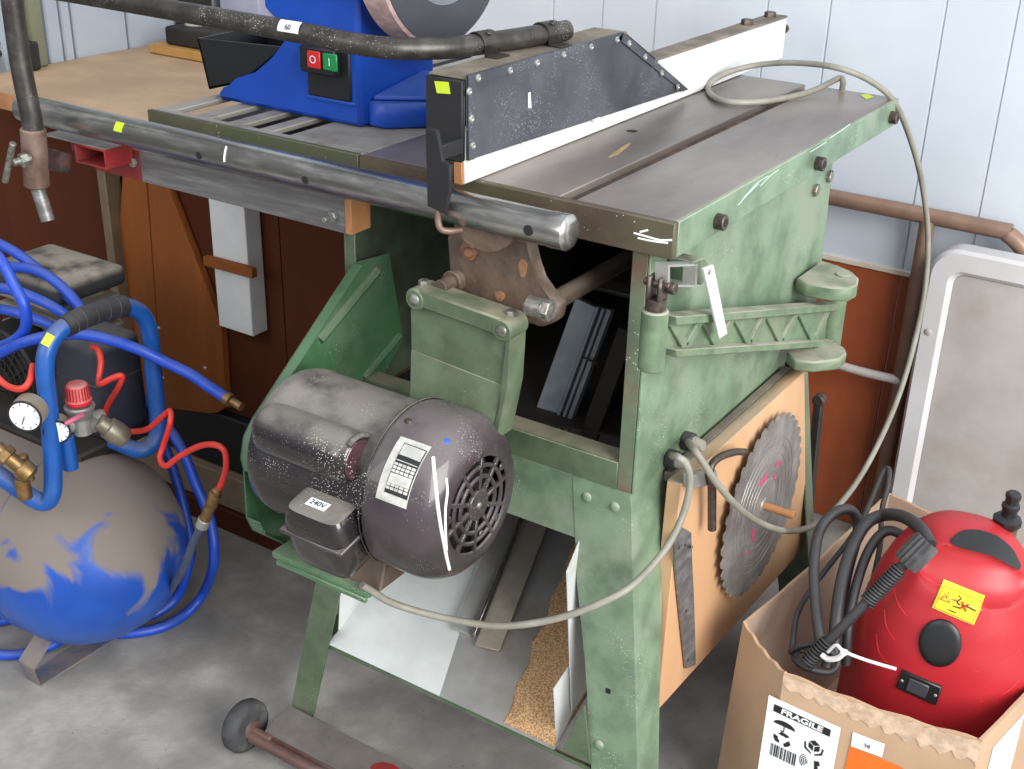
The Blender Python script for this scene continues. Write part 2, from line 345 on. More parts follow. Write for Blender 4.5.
# clutter at the bench back
tag(link('wooden_offcut', MB().box(-1.405, -1.13, .575, .72, .751, .768, .002), M('yellow_pine', S(186, 140, 76), .6, noise=.06)), 'yellow pine offcut lying on the bench under the dark slab', 'wood')
sl = thing('dark_stone_slab', 'dark grimy slab with pale scraps on top, lying on the pine offcut', 'slab', (-1.25, .65, .769))
link('slab', MB().box(-1.375, -1.12, .59, .71, .769, .802, .004), m_dark, sl)
lab(link('pale_scrap', MB().lathe((-1.34, .64, .8022), (0, 0, 1), [(0, .022), (.010, .02), (.014, .012)], 10), M('pale_scrap', S(165, 160, 152), .9, noise=.1), sl), 'pale crumpled scrap')
bb = thing('lilac_box', 'pale lilac box standing at the back of the bench by the wall', 'box', (-1.38, .85, .75))
link('carton', MB().box(-1.44, -1.33, .80, .90, .751, .93, .003), M('lilac_card', S(178, 178, 200), .6, noise=.03), bb)
link('lid', MB().box(-1.443, -1.327, .797, .903, .93, .95, .002), M('lilac_lid', S(190, 190, 208), .6, noise=.03), bb)
bk = thing('blue_bin', 'light blue plastic bin on the bench right of the lilac box', 'bin', (-1.2, .85, .75))
link('bin_body', MB().lathe((-1.2, .86, .751), (0, 0, 1), [(0, .05), (.01, .055), (.2, .068), (.205, .072), (.21, .066)], 4), M('light_blue_plastic', S(86, 124, 176), .5, noise=.03), bk)
db = thing('dark_crate', 'dark metal crate against the left wall beyond the chipboard top', 'crate', (-1.4, .86, .75))
link('crate_side', MB().box(-1.465, -1.448, .70, .79, .751, .93, .003), m_dark, db)
link('crate_base', MB().box(-1.448, -1.405, .70, .79, .751, .765, .002), m_dark, db)
ir = thing('iron_clamp_bar', 'dark upright iron clamp bar standing on the bench at the left edge', 'clamp', (-1.42, .30, .75))
P = pt(26, 68, z=.752)
link('bar', MB().beam(P, P + V((0, 0, .6)), .008, .02, (0, 1, 0)), m_dark, ir)
link('jaw', MB().box(P.x - .012, P.x + .03, P.y - .012, P.y + .012, .752, .80, .003), m_dark, ir)
q = pt(2, 64, z=.752)
tag(link('cable_coil', MB().tube([q + V((.03 * math.cos(a), .05 * math.sin(a), .008 + .003 * a)) for a in [i * .6 for i in range(24)]], .006, 8, 2), m_dark), 'dark coil of cable at the far left end of the bench top', 'cable')
tag(link('wood_scrap', MB().box(q.x - .03, q.x + .05, q.y - .075, q.y - .058, .7505, .79, .002), m_woodb), 'small brown wood scrap standing beside the dark cable coil', 'wood')
# ================================================================== TABLE SAW
saw = thing('table_saw', 'old green table saw on a splayed sheet metal stand, grey iron top', 'table saw', (-.23, .25, 0))
Xl, Yf, Yb, T0 = -.395, -.015, .671, H
# top
mb = MB(); z0 = .832
mb.box(Xl, -.1365, Yf + .008, Yb, z0, T0, .001); mb.box(-.1165, -.004, Yf + .008, Yb, z0, T0, .001); 
top = link('table_top', mb, m_cast, saw)
lab(link('mitre_slot', MB().box(-.1365, -.1165, Yf + .0092, Yb, z0, T0 - .0085, 0), M('slot_grime', S(70, 56, 48), .8, col2=S(120, 84, 66), ns=30, thr=.58), top), 'dark mitre slot full of reddish grime')
lab(link('front_rim', MB().box(Xl, 0, Yf, Yf + .009, .8125, T0, .0012), m_castrim, saw), 'oily brown front edge of the iron top')
mb = MB().box(-.005, .0005, Yf + .0092, Yb, .8125, T0 - .0004, .001); lab(link('side_rim', mb, m_green, saw), 'green painted side edge of the iron top')
mb = MB(); mb.dome(pt(632, 131, z=T0), (0, 0, 1), .007, .0006, 18); lab(link('screw_hole', mb, m_black, saw), 'dark round hole')
mb = MB(); q = [pt(*a, z=T0) for a in ((844, 92), (842, 90))][0]
# wing
mb = MB(); gx2 = [(-.735, -.712), (-.675, -.648), (-.618, -.594), (-.566, -.545)]
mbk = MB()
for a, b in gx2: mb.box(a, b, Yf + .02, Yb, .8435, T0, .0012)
mbk.box(-.730, -.5185, Yf + .022, Yb - .02, .8185, .8200, 0)  # black sheet added under the ribs so the gaps read as shaded
mb.box(-.518, -.3972, Yf + .02, Yb, .83, T0, .0012); mb.box(-.735, -.3972, Yf + .007, Yf + .021, .826, T0, .001); mb.box(-.735, -.3972, Yb - .02, Yb, .826, T0, .001)
mb.box(-.72, -.50, .3, .33, .826, T0 - .002, .001)
wg = link('extension_wing', mb, m_wing, saw)
lab(link('gap_shade_sheet', mbk, m_black, wg), 'black sheet standing in for the shade between the ribs')
lab(link('wing_rim', MB().box(-.738, -.3965, Yf, Yf + .0075, .818, T0 + .001, .001), m_wingrim, wg), 'dark green rim of the ribbed wing')
# rail
ry, rz, rr = -.066, .8365, .0178
mb = MB(); mb.lathe((-.915, ry, rz), (1, 0, 0), [(0, rr - .001), (.001, rr), (.808, rr), (.809, rr + .0006), (.8265, rr + .0006), (.83, rr - .003), (.831, rr - .010)], 40)
rail = link('fence_rail', mb, m_steel, saw)
vr = Vector((0, -math.cos(.35), math.sin(.35)))
ms = []
for px, py, r in ((199.7, 155, .0045), (306, 179.5, .0045), (529, 230, .0055)):
    c = pt(px, py, y=ry - rr * .9); n = V((0, c.y - ry, c.z - rz)).normalized(); s0 = V((c.x, ry, rz)) + n * (rr - .0008); ms.append(MB().cyl(s0, s0 + n * .0013, r, n=16, bev=.0002))
each('rail_hole', ms, m_black, rail, 'dark drilled hole')
mb = MB(); c = pt(222, 160, y=ry - rr)
mb.tube([V((c.x + .004 * math.sin(a * 1.2) ** 2, ry + (rr + .0003) * math.sin(-a), rz + (rr + .0003) * math.cos(a))) for a in [.7 + i * .2 for i in range(6)]], .001, 6, 3)
lab(link('paint_mark', mb, m_vwhite, rail), 'white paint mark')
def cyl_label(x, a0, w, h, mat, name, parent, label, cy=ry, cz=rz, r=rr, sk=0):
    mb = MB(); A = []; B = []
    for i in range(7):
        a = a0 + (i / 6 - .5) * h / r; n = V((0, -math.cos(a), math.sin(a)))
        A.append(V((x - w / 2 + sk * i, cy, cz)) + n * (r + .0004)); B.append(V((x + w / 2 + sk * i, cy, cz)) + n * (r + .0004))
    mb.strip(A, B, (0, -.0003, .0003)); return lab(link(name, mb, mat, parent), label)
c = pt(117, 127, y=ry - rr); cyl_label(c.x, .55, .014, .012, m_yel, 'lot_sticker', rail, 'fluorescent yellow sticker')
# rail casting
p = lambda a, b, y=-.05: pt(a, b, y=y)
mb = MB(); mb.prism([p(*q) for q in ((446, 236), (452, 228), (528, 240), (531, 262), (535, 282), (548, 296), (560, 306), (556, 322), (540, 328), (505, 316), (470, 300), (450, 290))], (0, .018, 0), .003)
mb.prism([V((-.188 + .038 * math.cos(a), -.070, .826 + .028 * math.sin(a))) for a in [math.pi + i * math.pi / 16 for i in range(17)]], (0, .02, 0), .001)
cst = lab(link('rail_bracket', mb, m_castbr, saw), 'greasy brown cast bracket under the rail')
mb = MB(); c = p(470, 250, -.05); mb.hexa(c, (0, -1, 0), .011, .005); mb.cyl(c, c + V((.004, -.009, 0)), .005, n=12)
lab(link('bolt', mb, M('rusty_orange_bolt', S(132, 88, 66), .6, .2, col2=S(112, 84, 68), ns=60), cst), 'rusty orange hexagon bolt')
ms = []
for q, sx, sz in (((523, 268), .005, .010), ((500, 296), .006, .006), ((531, 299), .004, .003)):
    c = p(*q); mb = MB(); ms.append(mb); mb.prism([c + V((sx * math.cos(a) * (1 + .2 * math.sin(3 * a)), 0, sz * math.sin(a))) for a in [i * .5 for i in range(12)]], (0, -.0012, 0))
each('rust_spot', ms, M('rust', S(150, 108, 76), .8, col2=S(124, 92, 68), ns=50), cst, 'orange rust spot')
mb = MB(); c = p(452, 282, -.058); mb.cyl(c + V((0, .01, 0)), c + V((0, -.002, 0)), .0125, n=24); mb.cyl(c + V((0, -.002, 0)), c + V((0, -.022, 0)), .0085, n=20)
link('pivot_boss', mb, m_castbr, saw)
# pivot rod into the cabinet
mb = MB(); a = p(546, 306, -.04); mb.cyl(a, a + V((0, .50, 0)), .0105, n=20)
link('pivot_rod', mb, m_castbr, saw)
mb = MB(); a = p(540, 308, -.085); mb.cyl(a + V((-.014, 0, 0)), a + V((.006, 0, 0)), .0105, n=20); mb.hexa(a + V((.006, 0, 0)), (1, 0, 0), .0115, .008)
link('clamp_nut', mb, m_bolt, saw)
# motor bracket (green plate)
yb = -.09
mb = MB(); pf = [pt(*q, y=yb) for q in ((410, 293), (506, 330), (503, 386), (411, 350))]
mb.prism(pf, (0, .008, 0), .001)
lo = [pf[3] + V((0, -.0005, .001)), pf[2] + V((0, -.0005, .001)), pt(490, 440, y=-.104), pt(409, 412, y=-.104)]
mb.prism(lo, (0, .008, 0), .001)
bw = [(410, 285), (512, 322)]
A, B = pt(407, 291, y=yb - .006), pt(514, 329, y=yb - .006)
A, B = pt(414, 300, y=-.10), pt(501, 331, y=-.10)
mb.cyl(A, A + V((0, .034, 0)), .0125, n=24, bev=.002); mb.cyl(B, B + V((0, .034, 0)), .0125, n=24, bev=.002)
mb.beam(A + V((0, .0175, .0025)), B + V((0, .0175, .0025)), .033, .0195, bev=.002)
mb.prism([pf[1], pf[1] + V((0, -.0, -.004)), pf[2], pt(491, 440, y=-.104), pt(497, 440, y=-.104), pf[2] + V((.006, 0, 0)), pf[1] + V((.006, 0, 0))], (0, .03, 0), .001)
br = link('motor_bracket', mb, m_greenold, saw)
each('bolt', [MB().hexa(V((q.x, q.y + .018, q.z + .011)), (0, 0, 1), .0065, .006) for q in (A, B)] + [MB().dome(q + V((0, .0002, 0)), (0, -1, 0), .0068, .003, 16) for q in (A, B)], m_bolt, br, 'dusty grey bolt')
# cabinet
cb = link('cabinet', MB().prism([(-.03, 0, .528), (-.03, 0, .8124), (-.03, .516, .8124), (-.03, .528, .66), (-.03, .528, .528)], (-.003, 0, 0), .0008)
          , m_green, saw)
mb = MB(); mb.box(-.0515, -.0335, 0, .003, .528, .812, .0008); lab(link('front_flange', mb, M('worn_green_flange', S(104, 122, 98), .5, col2=S(110, 84, 70), ns=8, thr=.55, soft=.1, speck=WSP, ss=200, sd=.08), cb), 'green flange with brown worn paint')
mb = MB(); mb.box(-.435, -.432, 0, .528, .528, .812, .0008); mb.box(-.432, -.418, 0, .003, .528, .812, .0008)
link('left_panel', mb, m_greenold, cb)
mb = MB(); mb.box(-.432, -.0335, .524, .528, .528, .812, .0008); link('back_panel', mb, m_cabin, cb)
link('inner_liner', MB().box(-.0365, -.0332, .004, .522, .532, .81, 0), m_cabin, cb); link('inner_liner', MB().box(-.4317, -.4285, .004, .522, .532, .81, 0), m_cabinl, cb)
mb = MB(); mb.box(-.418, -.0515, -.001, .002, .528, .562, .0006); mb.box(-.418, -.0515, .0, .03, .559, .562, .0006)
link('front_lip', mb, m_greenold, cb)
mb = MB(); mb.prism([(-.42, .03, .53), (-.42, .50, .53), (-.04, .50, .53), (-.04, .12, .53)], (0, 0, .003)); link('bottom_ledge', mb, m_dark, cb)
# trunnion arcs and blade guard housing inside
mb = MB()
def arc(c, r0, r1, a0, a1, th, n=20):
    A = [V(c) + V((r0 * math.cos(a), 0, r0 * math.sin(a))) for a in [a0 + (a1 - a0) * i / n for i in range(n + 1)]]
    B = [V(c) + V((r1 * math.cos(a), 0, r1 * math.sin(a))) for a in [a0 + (a1 - a0) * i / n for i in range(n + 1)]]
    mb.strip(A, B, (0, th, 0))
arc((-.20, .40, .80), .11, .15, math.pi * 1.02, math.pi * 1.98, .012)
mb.cyl((-.30, .20, .66), (-.30, .41, .66), .03, n=20); mb.box(-.31, -.08, .398, .402, .60, .70, .001)
mb.box(-.16, -.08, .25, .262, .56, .74, .002); mb.cyl((-.12, .16, .60), (-.12, .41, .66), .008, n=12)
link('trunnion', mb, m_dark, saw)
# leaning extrusion inside
a, b = pt(588, 302, y=.15), pt(541, 432, y=.11)
mb = MB(); d = (b - a); mb.beam(a, b, .030, .012, (0, -1, .0), .001)
for k, w in ((.018, .004), (.026, .004), (.034, .006)): mb.beam(a + V((k, -.004, 0)), b + V((k, -.004, 0)), w, .010, (0, -1, 0), .0006)
mg = tag(link('metal_channel', mb, M('grey_anodised', S(160, 168, 176), .35, .4, col2=S(130, 136, 142), ns=5)), 'grey ribbed metal channel leaning inside the open saw cabinet', 'channel')
a, b = pt(628, 330, y=.12), pt(588, 440, y=.10)
mb = MB().beam(a, b, .022, .01, (0, -1, 0)); mb.cyl(pt(583, 357, y=.12), pt(598, 364, y=.12), .0014, n=8); mb.cyl(pt(560, 420, y=.12), pt(578, 426, y=.12), .0014, n=8)
link('inner_brace', mb, m_dark, saw)
# table bolts
def bolts(name, L, d, r, h, mat, parent, label=None, hexa=True):
    for c in L:
        mb = MB(); (mb.hexa if hexa else mb.dome)(V(c), d, r, h); o = link(name, mb, mat, parent)
        if label: lab(o, label)
mb = MB()
for q in ((716, 221), (816, 163), (890, 117)):
    c = pt(*q, x=0.0); mb = MB(); mb.cyl(c - V((.001, 0, 0)), c + V((.011, 0, 0)), .0085, n=20); o = lab(link('socket_bolt', mb, m_boltd, saw), 'brown socket head bolt')
    mb = MB(); mb.lathe(c + V((.0112, 0, 0)), (1, 0, 0), [(0, .0045), (.0004, .0045)], 6); link('hex_socket', mb, m_black, o)
bolts('cabinet_bolt', [pt(*q, x=-.03) for q in ((814, 190), (828, 176))], (1, 0, 0), .0085, .006, m_bolt, saw, 'grey hexagon bolt')
# wing/rail support bars between table and rail
for x in (-.66, -.30):
    mb = MB().box(x - .01, x + .01, ry + rr - .004, Yf + .002, .822, .836, .001); link('rail_stay', mb, m_dark, saw)
# ---- stand
def splay(x, y, z):
    t = (.528 - z) / .528; sx = 1 if x > -.23 else -1; sy = -1 if y < .26 else 1
    return V((x + sx * (.085 if sx > 0 else .092) * t, y + sy * (.06 if sy < 0 else .012) * t, z))
def leg(xs, ys):
    """folded angle leg; xs = (corner x, inner x), ys = (corner y, inner y)"""
    mb = MB(); zt, zb = .528, 0.0; t = .0025; e = 1 if xs[0] > xs[1] else -1; f = -1 if ys[0] < ys[1] else 1
    def L(z, wx, wy):
        if e > 0 and f < 0 and ys[0] < .1: wy = abs(ys[0] - ys[1]) * (1 if z > .5 else .86 if z > .35 else .74 if z > .2 else .48)
        k = splay(xs[0], ys[0], z); return [k, k + V((-e * wx, 0, 0)), k + V((-e * wx, -f * t, 0)), k + V((-e * t, -f * t, 0)), k + V((-e * t, -f * wy, 0)), k + V((0, -f * wy, 0))]
    wx, wy = abs(xs[0] - xs[1]), abs(ys[0] - ys[1])
    rings = [[mb.bm.verts.new(q) for q in L(z, wx * s, wy * s)] for z, s in (((zt, 1), (.30, .9), (.262, .60), (0, .56)) if e < 0 else ((zt, 1), (.40, 1), (.30, .9), (0, .8)))]
    mb.skin(rings)
    k = splay(xs[0], ys[0], 0); mb.box(*sorted((k.x, k.x - e * .045)), *sorted((k.y, k.y - f * .035)), 0, .003, .0005)
    return mb
legs = []
for xs, ys, mt in (((-.034, -.108), (0, .085), m_green), ((-.432, -.36), (0, .06), m_greenold), ((-.034, -.108), (.522, .492), m_greenold), ((-.432, -.36), (.528, .46), m_greenold)):
    o = link('leg', leg(xs, ys), mt, saw); legs.append(o)
for q in ((587, 497), (615, 507), (598, 526)): mb = MB(); mb.dome(pt(*q, y=-.0015), (0, -1, .1), .0068, .004, 16); link('rivet', mb, m_green, legs[0])
q0 = splay(-.034, 0, .19); mb = MB(); mb.dome(pt(599, 745, y=q0.y + .001), (0, -1, .1), .0068, .004, 16); link('rivet', mb, m_green, legs[0])
for q in ((649, 504), (663, 491), (656, 521)): mb = MB(); mb.dome(pt(*q, x=-.0335), (1, 0, .1), .0062, .0035, 16); link('rivet', mb, m_green, legs[0])
mb = MB(); c = pt(608, 691, y=-.037); mb.box(c.x - .003, c.x + .003, c.y - .001, c.y + .001, c.z - .003, c.z + .003, 0); lab(link('punched_hole', mb, m_black, legs[0]), 'small dark hole')
q0 = splay(-.432, 0, .22); mb = MB(); mb.dome(pt(325, 622, y=-.034), (0, -1, .1), .0068, .004, 16); link('rivet', mb, m_greenold, legs[1])
mb = MB(); mb.prism([splay(-.108, 0, .528) + V((0, .001, 0)), splay(-.36, 0, .528) + V((0, .001, 0)), splay(-.36, 0, .452) + V((0, .001, 0)), splay(-.108, 0, .452) + V((0, .001, 0))], (0, .003, 0), .0005)
mb.box(-.425, -.04, .0, .028, .524, .5275, .0005); link('upper_rail', mb, m_green, saw)
mb = MB(); mb.prism([splay(-.034, .085, .527), splay(-.034, .44, .527), splay(-.034, .44, .46), splay(-.034, .085, .46)], (-.003, 0, 0)); mb.prism([splay(-.36, .528, .527), splay(-.108, .528, .527), splay(-.108, .528, .46), splay(-.36, .528, .46)], (0, -.003, 0))
mb.prism([splay(-.432, .06, .527), splay(-.432, .46, .527), splay(-.432, .46, .46), splay(-.432, .06, .46)], (.003, 0, 0)); link('side_rail', mb, m_greenold, saw)
zs = .163; a, b = splay(-.432, 0, zs), splay(-.034, 0, zs)
mb = MB(); mb.box(a.x + .012, b.x - .01, a.y + .003, a.y + .0055, zs - .009, zs, .0004); mb.box(a.x + .012, b.x - .01, a.y + .003, a.y + .010, zs - .0025, zs, .0004); link('stretcher', mb, m_greenold, saw)
a2, b2 = splay(-.432, .528, zs), splay(-.034, .528, zs)
mb = MB(); mb.box(a2.x + .012, b2.x - .01, a2.y - .0055, a2.y - .003, zs - .03, zs, .0004); link('stretcher', mb, m_greenold, saw)
for X, s in ((a.x, 1),):
    mb = MB(); mb.box(*sorted((X + s * .003, X + s * .006)), a.y + .01, a2.y - .01, zs - .03, zs, .0004); link('stretcher', mb, m_greenold, saw)
mb = MB(); mb.prism([pt(*q, y=-.043) for q in ((584, 706), (562, 750), (590, 764))], (0, .0025, 0), 0); link('corner_gusset', mb, m_greenold, saw)
# ---- motor
my, mz = -.150, .553; xr = -.137
mb = MB(); R0 = .086
mb.lathe((-.392, my, mz), (1, 0, 0), [(0, .055), (.003, .070), (.010, R0 - .003), (.020, R0), (.030, R0), (.032, R0 - .0015), (.18, R0 - .0015)], 56)
mot = lab(link('motor_body', mb, m_motor, saw), 'black electric motor body under grey dust'); 
mbm = MB(); mbm.lathe((-.392, my, mz), (1, 0, 0), [(.0, .055), (.010, R0 - .003), (.18, R0 - .0015)], 56); bvb = mbm.bvh(); mbm.bm.free()
mb = MB(); RB = .0925; x0 = -.216
prof = [(0, RB - .004), (.002, RB), (.045, RB), (.058, RB - .003), (.070, RB - .010), (.079, RB - .020), (.083, RB - .029), (.083, .0565), (.0805, .0555)]
mb.lathe((x0, my, mz), (1, 0, 0), prof, 64, caps=False); bvf = None
mbf = MB(); mbf.lathe((x0, my, mz), (1, 0, 0), [(0, RB), (.045, RB), (.058, RB - .003), (.070, RB - .010), (.079, RB - .020), (.083, RB - .029), (.0831, .001)], 64); bvf = mbf.bvh(); mbf.bm.free()
bell = lab(link('motor_fan_cover', mb, m_motorbell, saw), 'grey-black fan cover with slotted grille and white paint runs')
# grille rings and spokes
mb = MB(); xg = x0 + .0808
for r in (.0555, .0435, .0315): mb.tube([V((xg, my + r * math.cos(a), mz + r * math.sin(a))) for a in [i * math.pi / 24 for i in range(49)]], .0025, 6, 1)
mb.cyl((xg - .002, my, mz), (xg + .0025, my, mz), .0175, n=28)
for i in range(10):
    a = i * math.pi / 5 + .2; c = V((0, math.cos(a), math.sin(a))); mb.beam(V((xg, my, mz)) + c * .016, V((xg, my, mz)) + c * .0565, .0046, .0042, (1, 0, 0), .0006)
for i in range(10):
    for r, w in ((.0508, .38), (.0412, .3)):
        if (i + (r < .05)) % 4 == 0:
            a = i * math.pi / 5 + .2 + .31; c = V((0, math.cos(a), math.sin(a))); mb.cyl(V((xg - .001, my, mz)) + c * r, V((xg + .001, my, mz)) + c * r, .0045, n=12)
link('fan_grille', mb, m_motorbell, bell)
mb = MB(); mb.cyl((xg - .03, my, mz), (xg - .02, my, mz), .052, n=32); lab(link('fan', mb, m_black, bell), 'dark fan behind the grille')
mb = MB(); mb.dome((xg + .0025, my, mz), (1, 0, 0), .004, .002, 14); link('hub_screw', mb, m_bolt, bell)
# nameplate on bell
h, n = aim(400, 471, bvf); u = V((1, 0, 0)); up = (n.cross(u)); up = up if up.z > 0 else -up
npl = link('nameplate', decal(bvf, h, n, u, .037, .066, off=.0006), m_clr, bell)
mb = MB()
for (cx_, cy_, w_, h_) in ((.002, .0, .026, .050),):
    pass
def np_rect(du, dv, w, h_, mat, name):
    c = h + u.normalized() * du + up.normalized() * dv; hh, nn, _i, _d = bvf.ray_cast(c + n * .05, -n, .2)
    mbx = decal(bvf, hh, nn, u, w, h_, off=.0012, th=.0003, nu=4, nv=4); return mbx
mb = np_rect(.004, .002, .027, .052, None, ''); bdr = link('plate_border', mb, m_ink, npl)
def np_many(L, mat, name, off):
    mb = MB()
    for du, dv, w, h_ in L:
        c = h + u.normalized() * du + up.normalized() * dv; hh, nn, _i, _d = bvf.ray_cast(c + n * .05, -n, .2); decal(bvf, hh, nn, u, w, h_, off=off, th=.0003, nu=2, nv=2, mb=mb)
    return link(name, mb, mat, npl)
np_many([(.004, .021, .025, .012), (.004, .0095, .025, .0008)] + [(.004 - .0105 + i * .0052, .0055 - j * .0036, .0042, .0028) for i in range(5) for j in range(3)] + [(.004, -.009, .025, .010)] + [(.004 - .0105 + i * .0052, -.0155 - j * .0034, .0042, .0026) for i in range(5) for j in range(2)], m_clr, 'plate_table', .0017)
# white paint runs on bell
mb = MB()
def run(L, w):
    P = []
    for q in L:
        hh, nn = aim(*q, bvf)
        if hh is not None: P.append(hh + nn * .0004)
    mb.tube(P, w, 6, 4)
run([(433, 457), (434, 470), (436, 490), (438, 510), (441, 530), (444, 545), (446, 556), (449, 569)], .0019)
run([(446, 478), (447, 492), (445, 510), (445, 530), (446, 550)], .0014)
lab(link('paint_run', mb, m_vwhite, bell), 'white paint runs')
mb = MB(); hh, nn = aim(447, 441, bvf); mb.dome(hh, nn, .0035, .0006, 12); lab(link('blue_dot', mb, m_hoseb, bell), 'small blue paint spot')
mb = MB(); hh, nn = aim(408, 421, bvf); mb.dome(hh, nn, .004, .002, 14); link('screw', mb, m_boltd, bell)
mb = MB(); mb.tube([V((x0 - .002, my + (RB + .0) * math.cos(a), mz + (RB + .0) * math.sin(a))) for a in [i * math.pi / 24 for i in range(49)]], .0010, 6, 1); link('seam_ring', mb, m_motor, bell)
# capacitor cover (elongated pod on motor body)
hA, nA = aim(285, 412, bvb); hB, nB = aim(357, 448, bvb)
def pod(a, b, n, r, name, mat, parent, flat=1.0):
    a = V(a) + n * .010; b = V(b) + n * .010; d = (b - a).normalized(); v = n.cross(d); L = (b - a).length; mb = MB(); R = []
    for t, s in ((-.020, .25), (-.018, .55), (-.012, .82), (-.004, .96), (.004, 1), (L - .004, 1), (L + .004, .99), (L + .010, .93), (L + .013, .82)):
        R.append([mb.bm.verts.new(a + d * t + v * (r * s * math.cos(x)) + n * (r * s * flat * math.sin(x))) for x in [i * 2 * math.pi / 28 for i in range(28)]])
    mb.skin(R); return link(name, mb, mat, parent)
nC = V((0, -.80, .60)).normalized()
a = V((-.353, my, mz)) + nC * (R0 - .012); b = V((-.250, my, mz)) + nC * (R0 - .012)
cap = lab(pod(a, b, nC, .029, 'capacitor_cover', m_motor, mot, .95), 'black domed capacitor cover')
mb = MB(); e = b + nC * .010; mb.cyl(e + V((.012, 0, 0)), e + V((.0145, 0, 0)), .022, n=28, bev=.001); lab(link('end_cap', mb, M('maroon_cap', S(72, 44, 50), .3, 0, coat=.4, speck=S(200, 196, 190), ss=250, sd=.14), cap), 'maroon end of the capacitor cover')
mb = MB(); mb.tube([e + V((.013, 0, 0)) + V((0, nC.z, -nC.y)) * (.027 * math.cos(t)) + nC * (.027 * math.sin(t)) for t in [-1.2 + i * .3 for i in range(9)]], .003, 8, 3); link('clip', mb, m_bolt, cap)
# junction box
def P3(q, y): return pt(*q, y=y)
nJ = V((0, -.86, .50)).normalized()
jb = MB(); top = [(301, 488), (362, 512), (364, 520)]
c0 = V((-.280, my - .072, mz - .040))
def jring(zf, sx, sy, k):
    cx0 = c0 + V((0, -.000 - k * .0, 0)); return None
m4 = Matrix.Translation(pt(331, 522, y=-.236)) @ Matrix.Rotation(math.radians(12), 4, 'X')
R = []
for zz, sx, sy in ((.030, .70, .62), (.028, .84, .80), (.018, .96, .93), (.004, 1, 1), (-.034, .92, .93), (-.046, .84, .82), (-.050, .72, .66)):
    hx, hy, rc = .041 * sx, .034 * sy, .010; r = []
    for i in range(32):
        a = (i + .5) * 2 * math.pi / 32; ca, sa = math.cos(a), math.sin(a); e_ = .35
        r.append(jb.bm.verts.new(m4 @ V((math.copysign(abs(ca) ** e_, ca) * hx, math.copysign(abs(sa) ** e_, sa) * hy, zz))))
    R.append(r)
jb.skin(R); bvj = jb.bvh(); jbo = lab(link('junction_box', jb, m_motor, mot), 'black rounded wiring box marked 240V')
mb = MB(); mb.box(-.0422, .0422, -.035, .036, -.004, .001, .001, m4); link('box_lid_seam', mb, m_motorbell, jbo)
hh, nn = aim(318, 505, bvj)
if hh is None: hh, nn = m4 @ V((0, -.02, .03)), V((0, -.3, .9)).normalized()
lb = link('voltage_label', decal(bvj, hh, nn, (1, 0, 0), .026, .012, off=.0008, nu=4, nv=3), m_paper, jbo)
text('voltage_text', '240V', .0095, hh, V((1, 0, 0)), nn.cross(V((1, 0, 0))), m_ink, mot, off=.0016)
# mounting plate under motor
mb = MB(); q = [pt(a_, b_, z=.424) for a_, b_ in ((274, 548), (290, 545), (372, 590), (366, 602), (352, 598), (281, 562), (273, 556))]
A = pt(275, 555, z=.42); B = pt(366, 598, z=.42)
mb.box(-.392, B.x, -.198, -.005, .414, .424, .004, seg=2); mb.box(-.385, B.x - .005, -.198, -.192, .407, .4141, .0015)
pl = link('motor_plate', mb, m_greenbr, saw)
mb = MB(); mb.prism([(x0 - .13, -.19, .424), (x0 - .13, -.11, .424), (x0 - .13, -.125, .475), (x0 - .13, -.175, .475)], (.11, 0, 0), .002); link('motor_foot', mb, m_castbr, mot)
# ---- belt guard (open green sheet shield left of the motor)
gxp = -.415
po = [(352, 262), (388, 253), (402, 338), (382, 374)]
YZ = lambda q, x=gxp: pt(*q, x=x)
out = [YZ(q) for q in ((353, 263), (252, 418), (243, 436), (240, 455), (243, 468))]
out2 = [YZ(q) for q in ((243, 472), (246, 518), (252, 528), (291, 547))]
inn = [YZ((388, 253)), YZ((402, 338)), YZ((380, 376))]
poly = [YZ((353, 263)), YZ((300, 344)), YZ((252, 418)), YZ((243, 436)), YZ((240, 458)), YZ((243, 470)), YZ((246, 518)), YZ((252, 530)), YZ((292, 548))]
poly += [V((gxp, -.06, .42)), V((gxp, .03, .50)), YZ((381, 377)), YZ((402, 338)), YZ((388, 253))]
mb = MB(); mb.prism(poly, (.002, 0, 0), 0)
bg = lab(link('belt_guard', mb, m_greenbr, saw), 'bright green folded sheet guard behind the motor')
mb = MB(); a1 = [poly[i] for i in range(0, 6)]; mb.strip(a1, [q + V((.014, 0, 0)) for q in a1], (0, .0015, -.001))
a2_ = [poly[i] + V((0, .0, 0)) for i in range(6, 9)]; mb.strip(a2_, [q + V((.022, 0, 0)) for q in a2_], (0, .0015, .001)); link('guard_rim', mb, M('guard_rim_paint', S(62, 96, 68), .4, col2=S(84, 112, 86), ns=9, speck=WSP, ss=330, sd=.09), bg)
mb = MB(); r1, r2 = YZ((376, 270)), YZ((318, 340)); mb.tube([r1 + V((.002, 0, 0)), (r1 + r2) / 2 + V((.002, 0, 0)), r2 + V((.002, 0, 0))], .006, 8, 3); r1, r2 = YZ((398, 335)), YZ((362, 378)); mb.tube([r1 + V((.002, 0, 0)), (r1 + r2) / 2 + V((.002, 0, 0)), r2 + V((.002, 0, 0))], .005, 8, 3); link('pressed_ridge', mb, m_greenbr, bg)
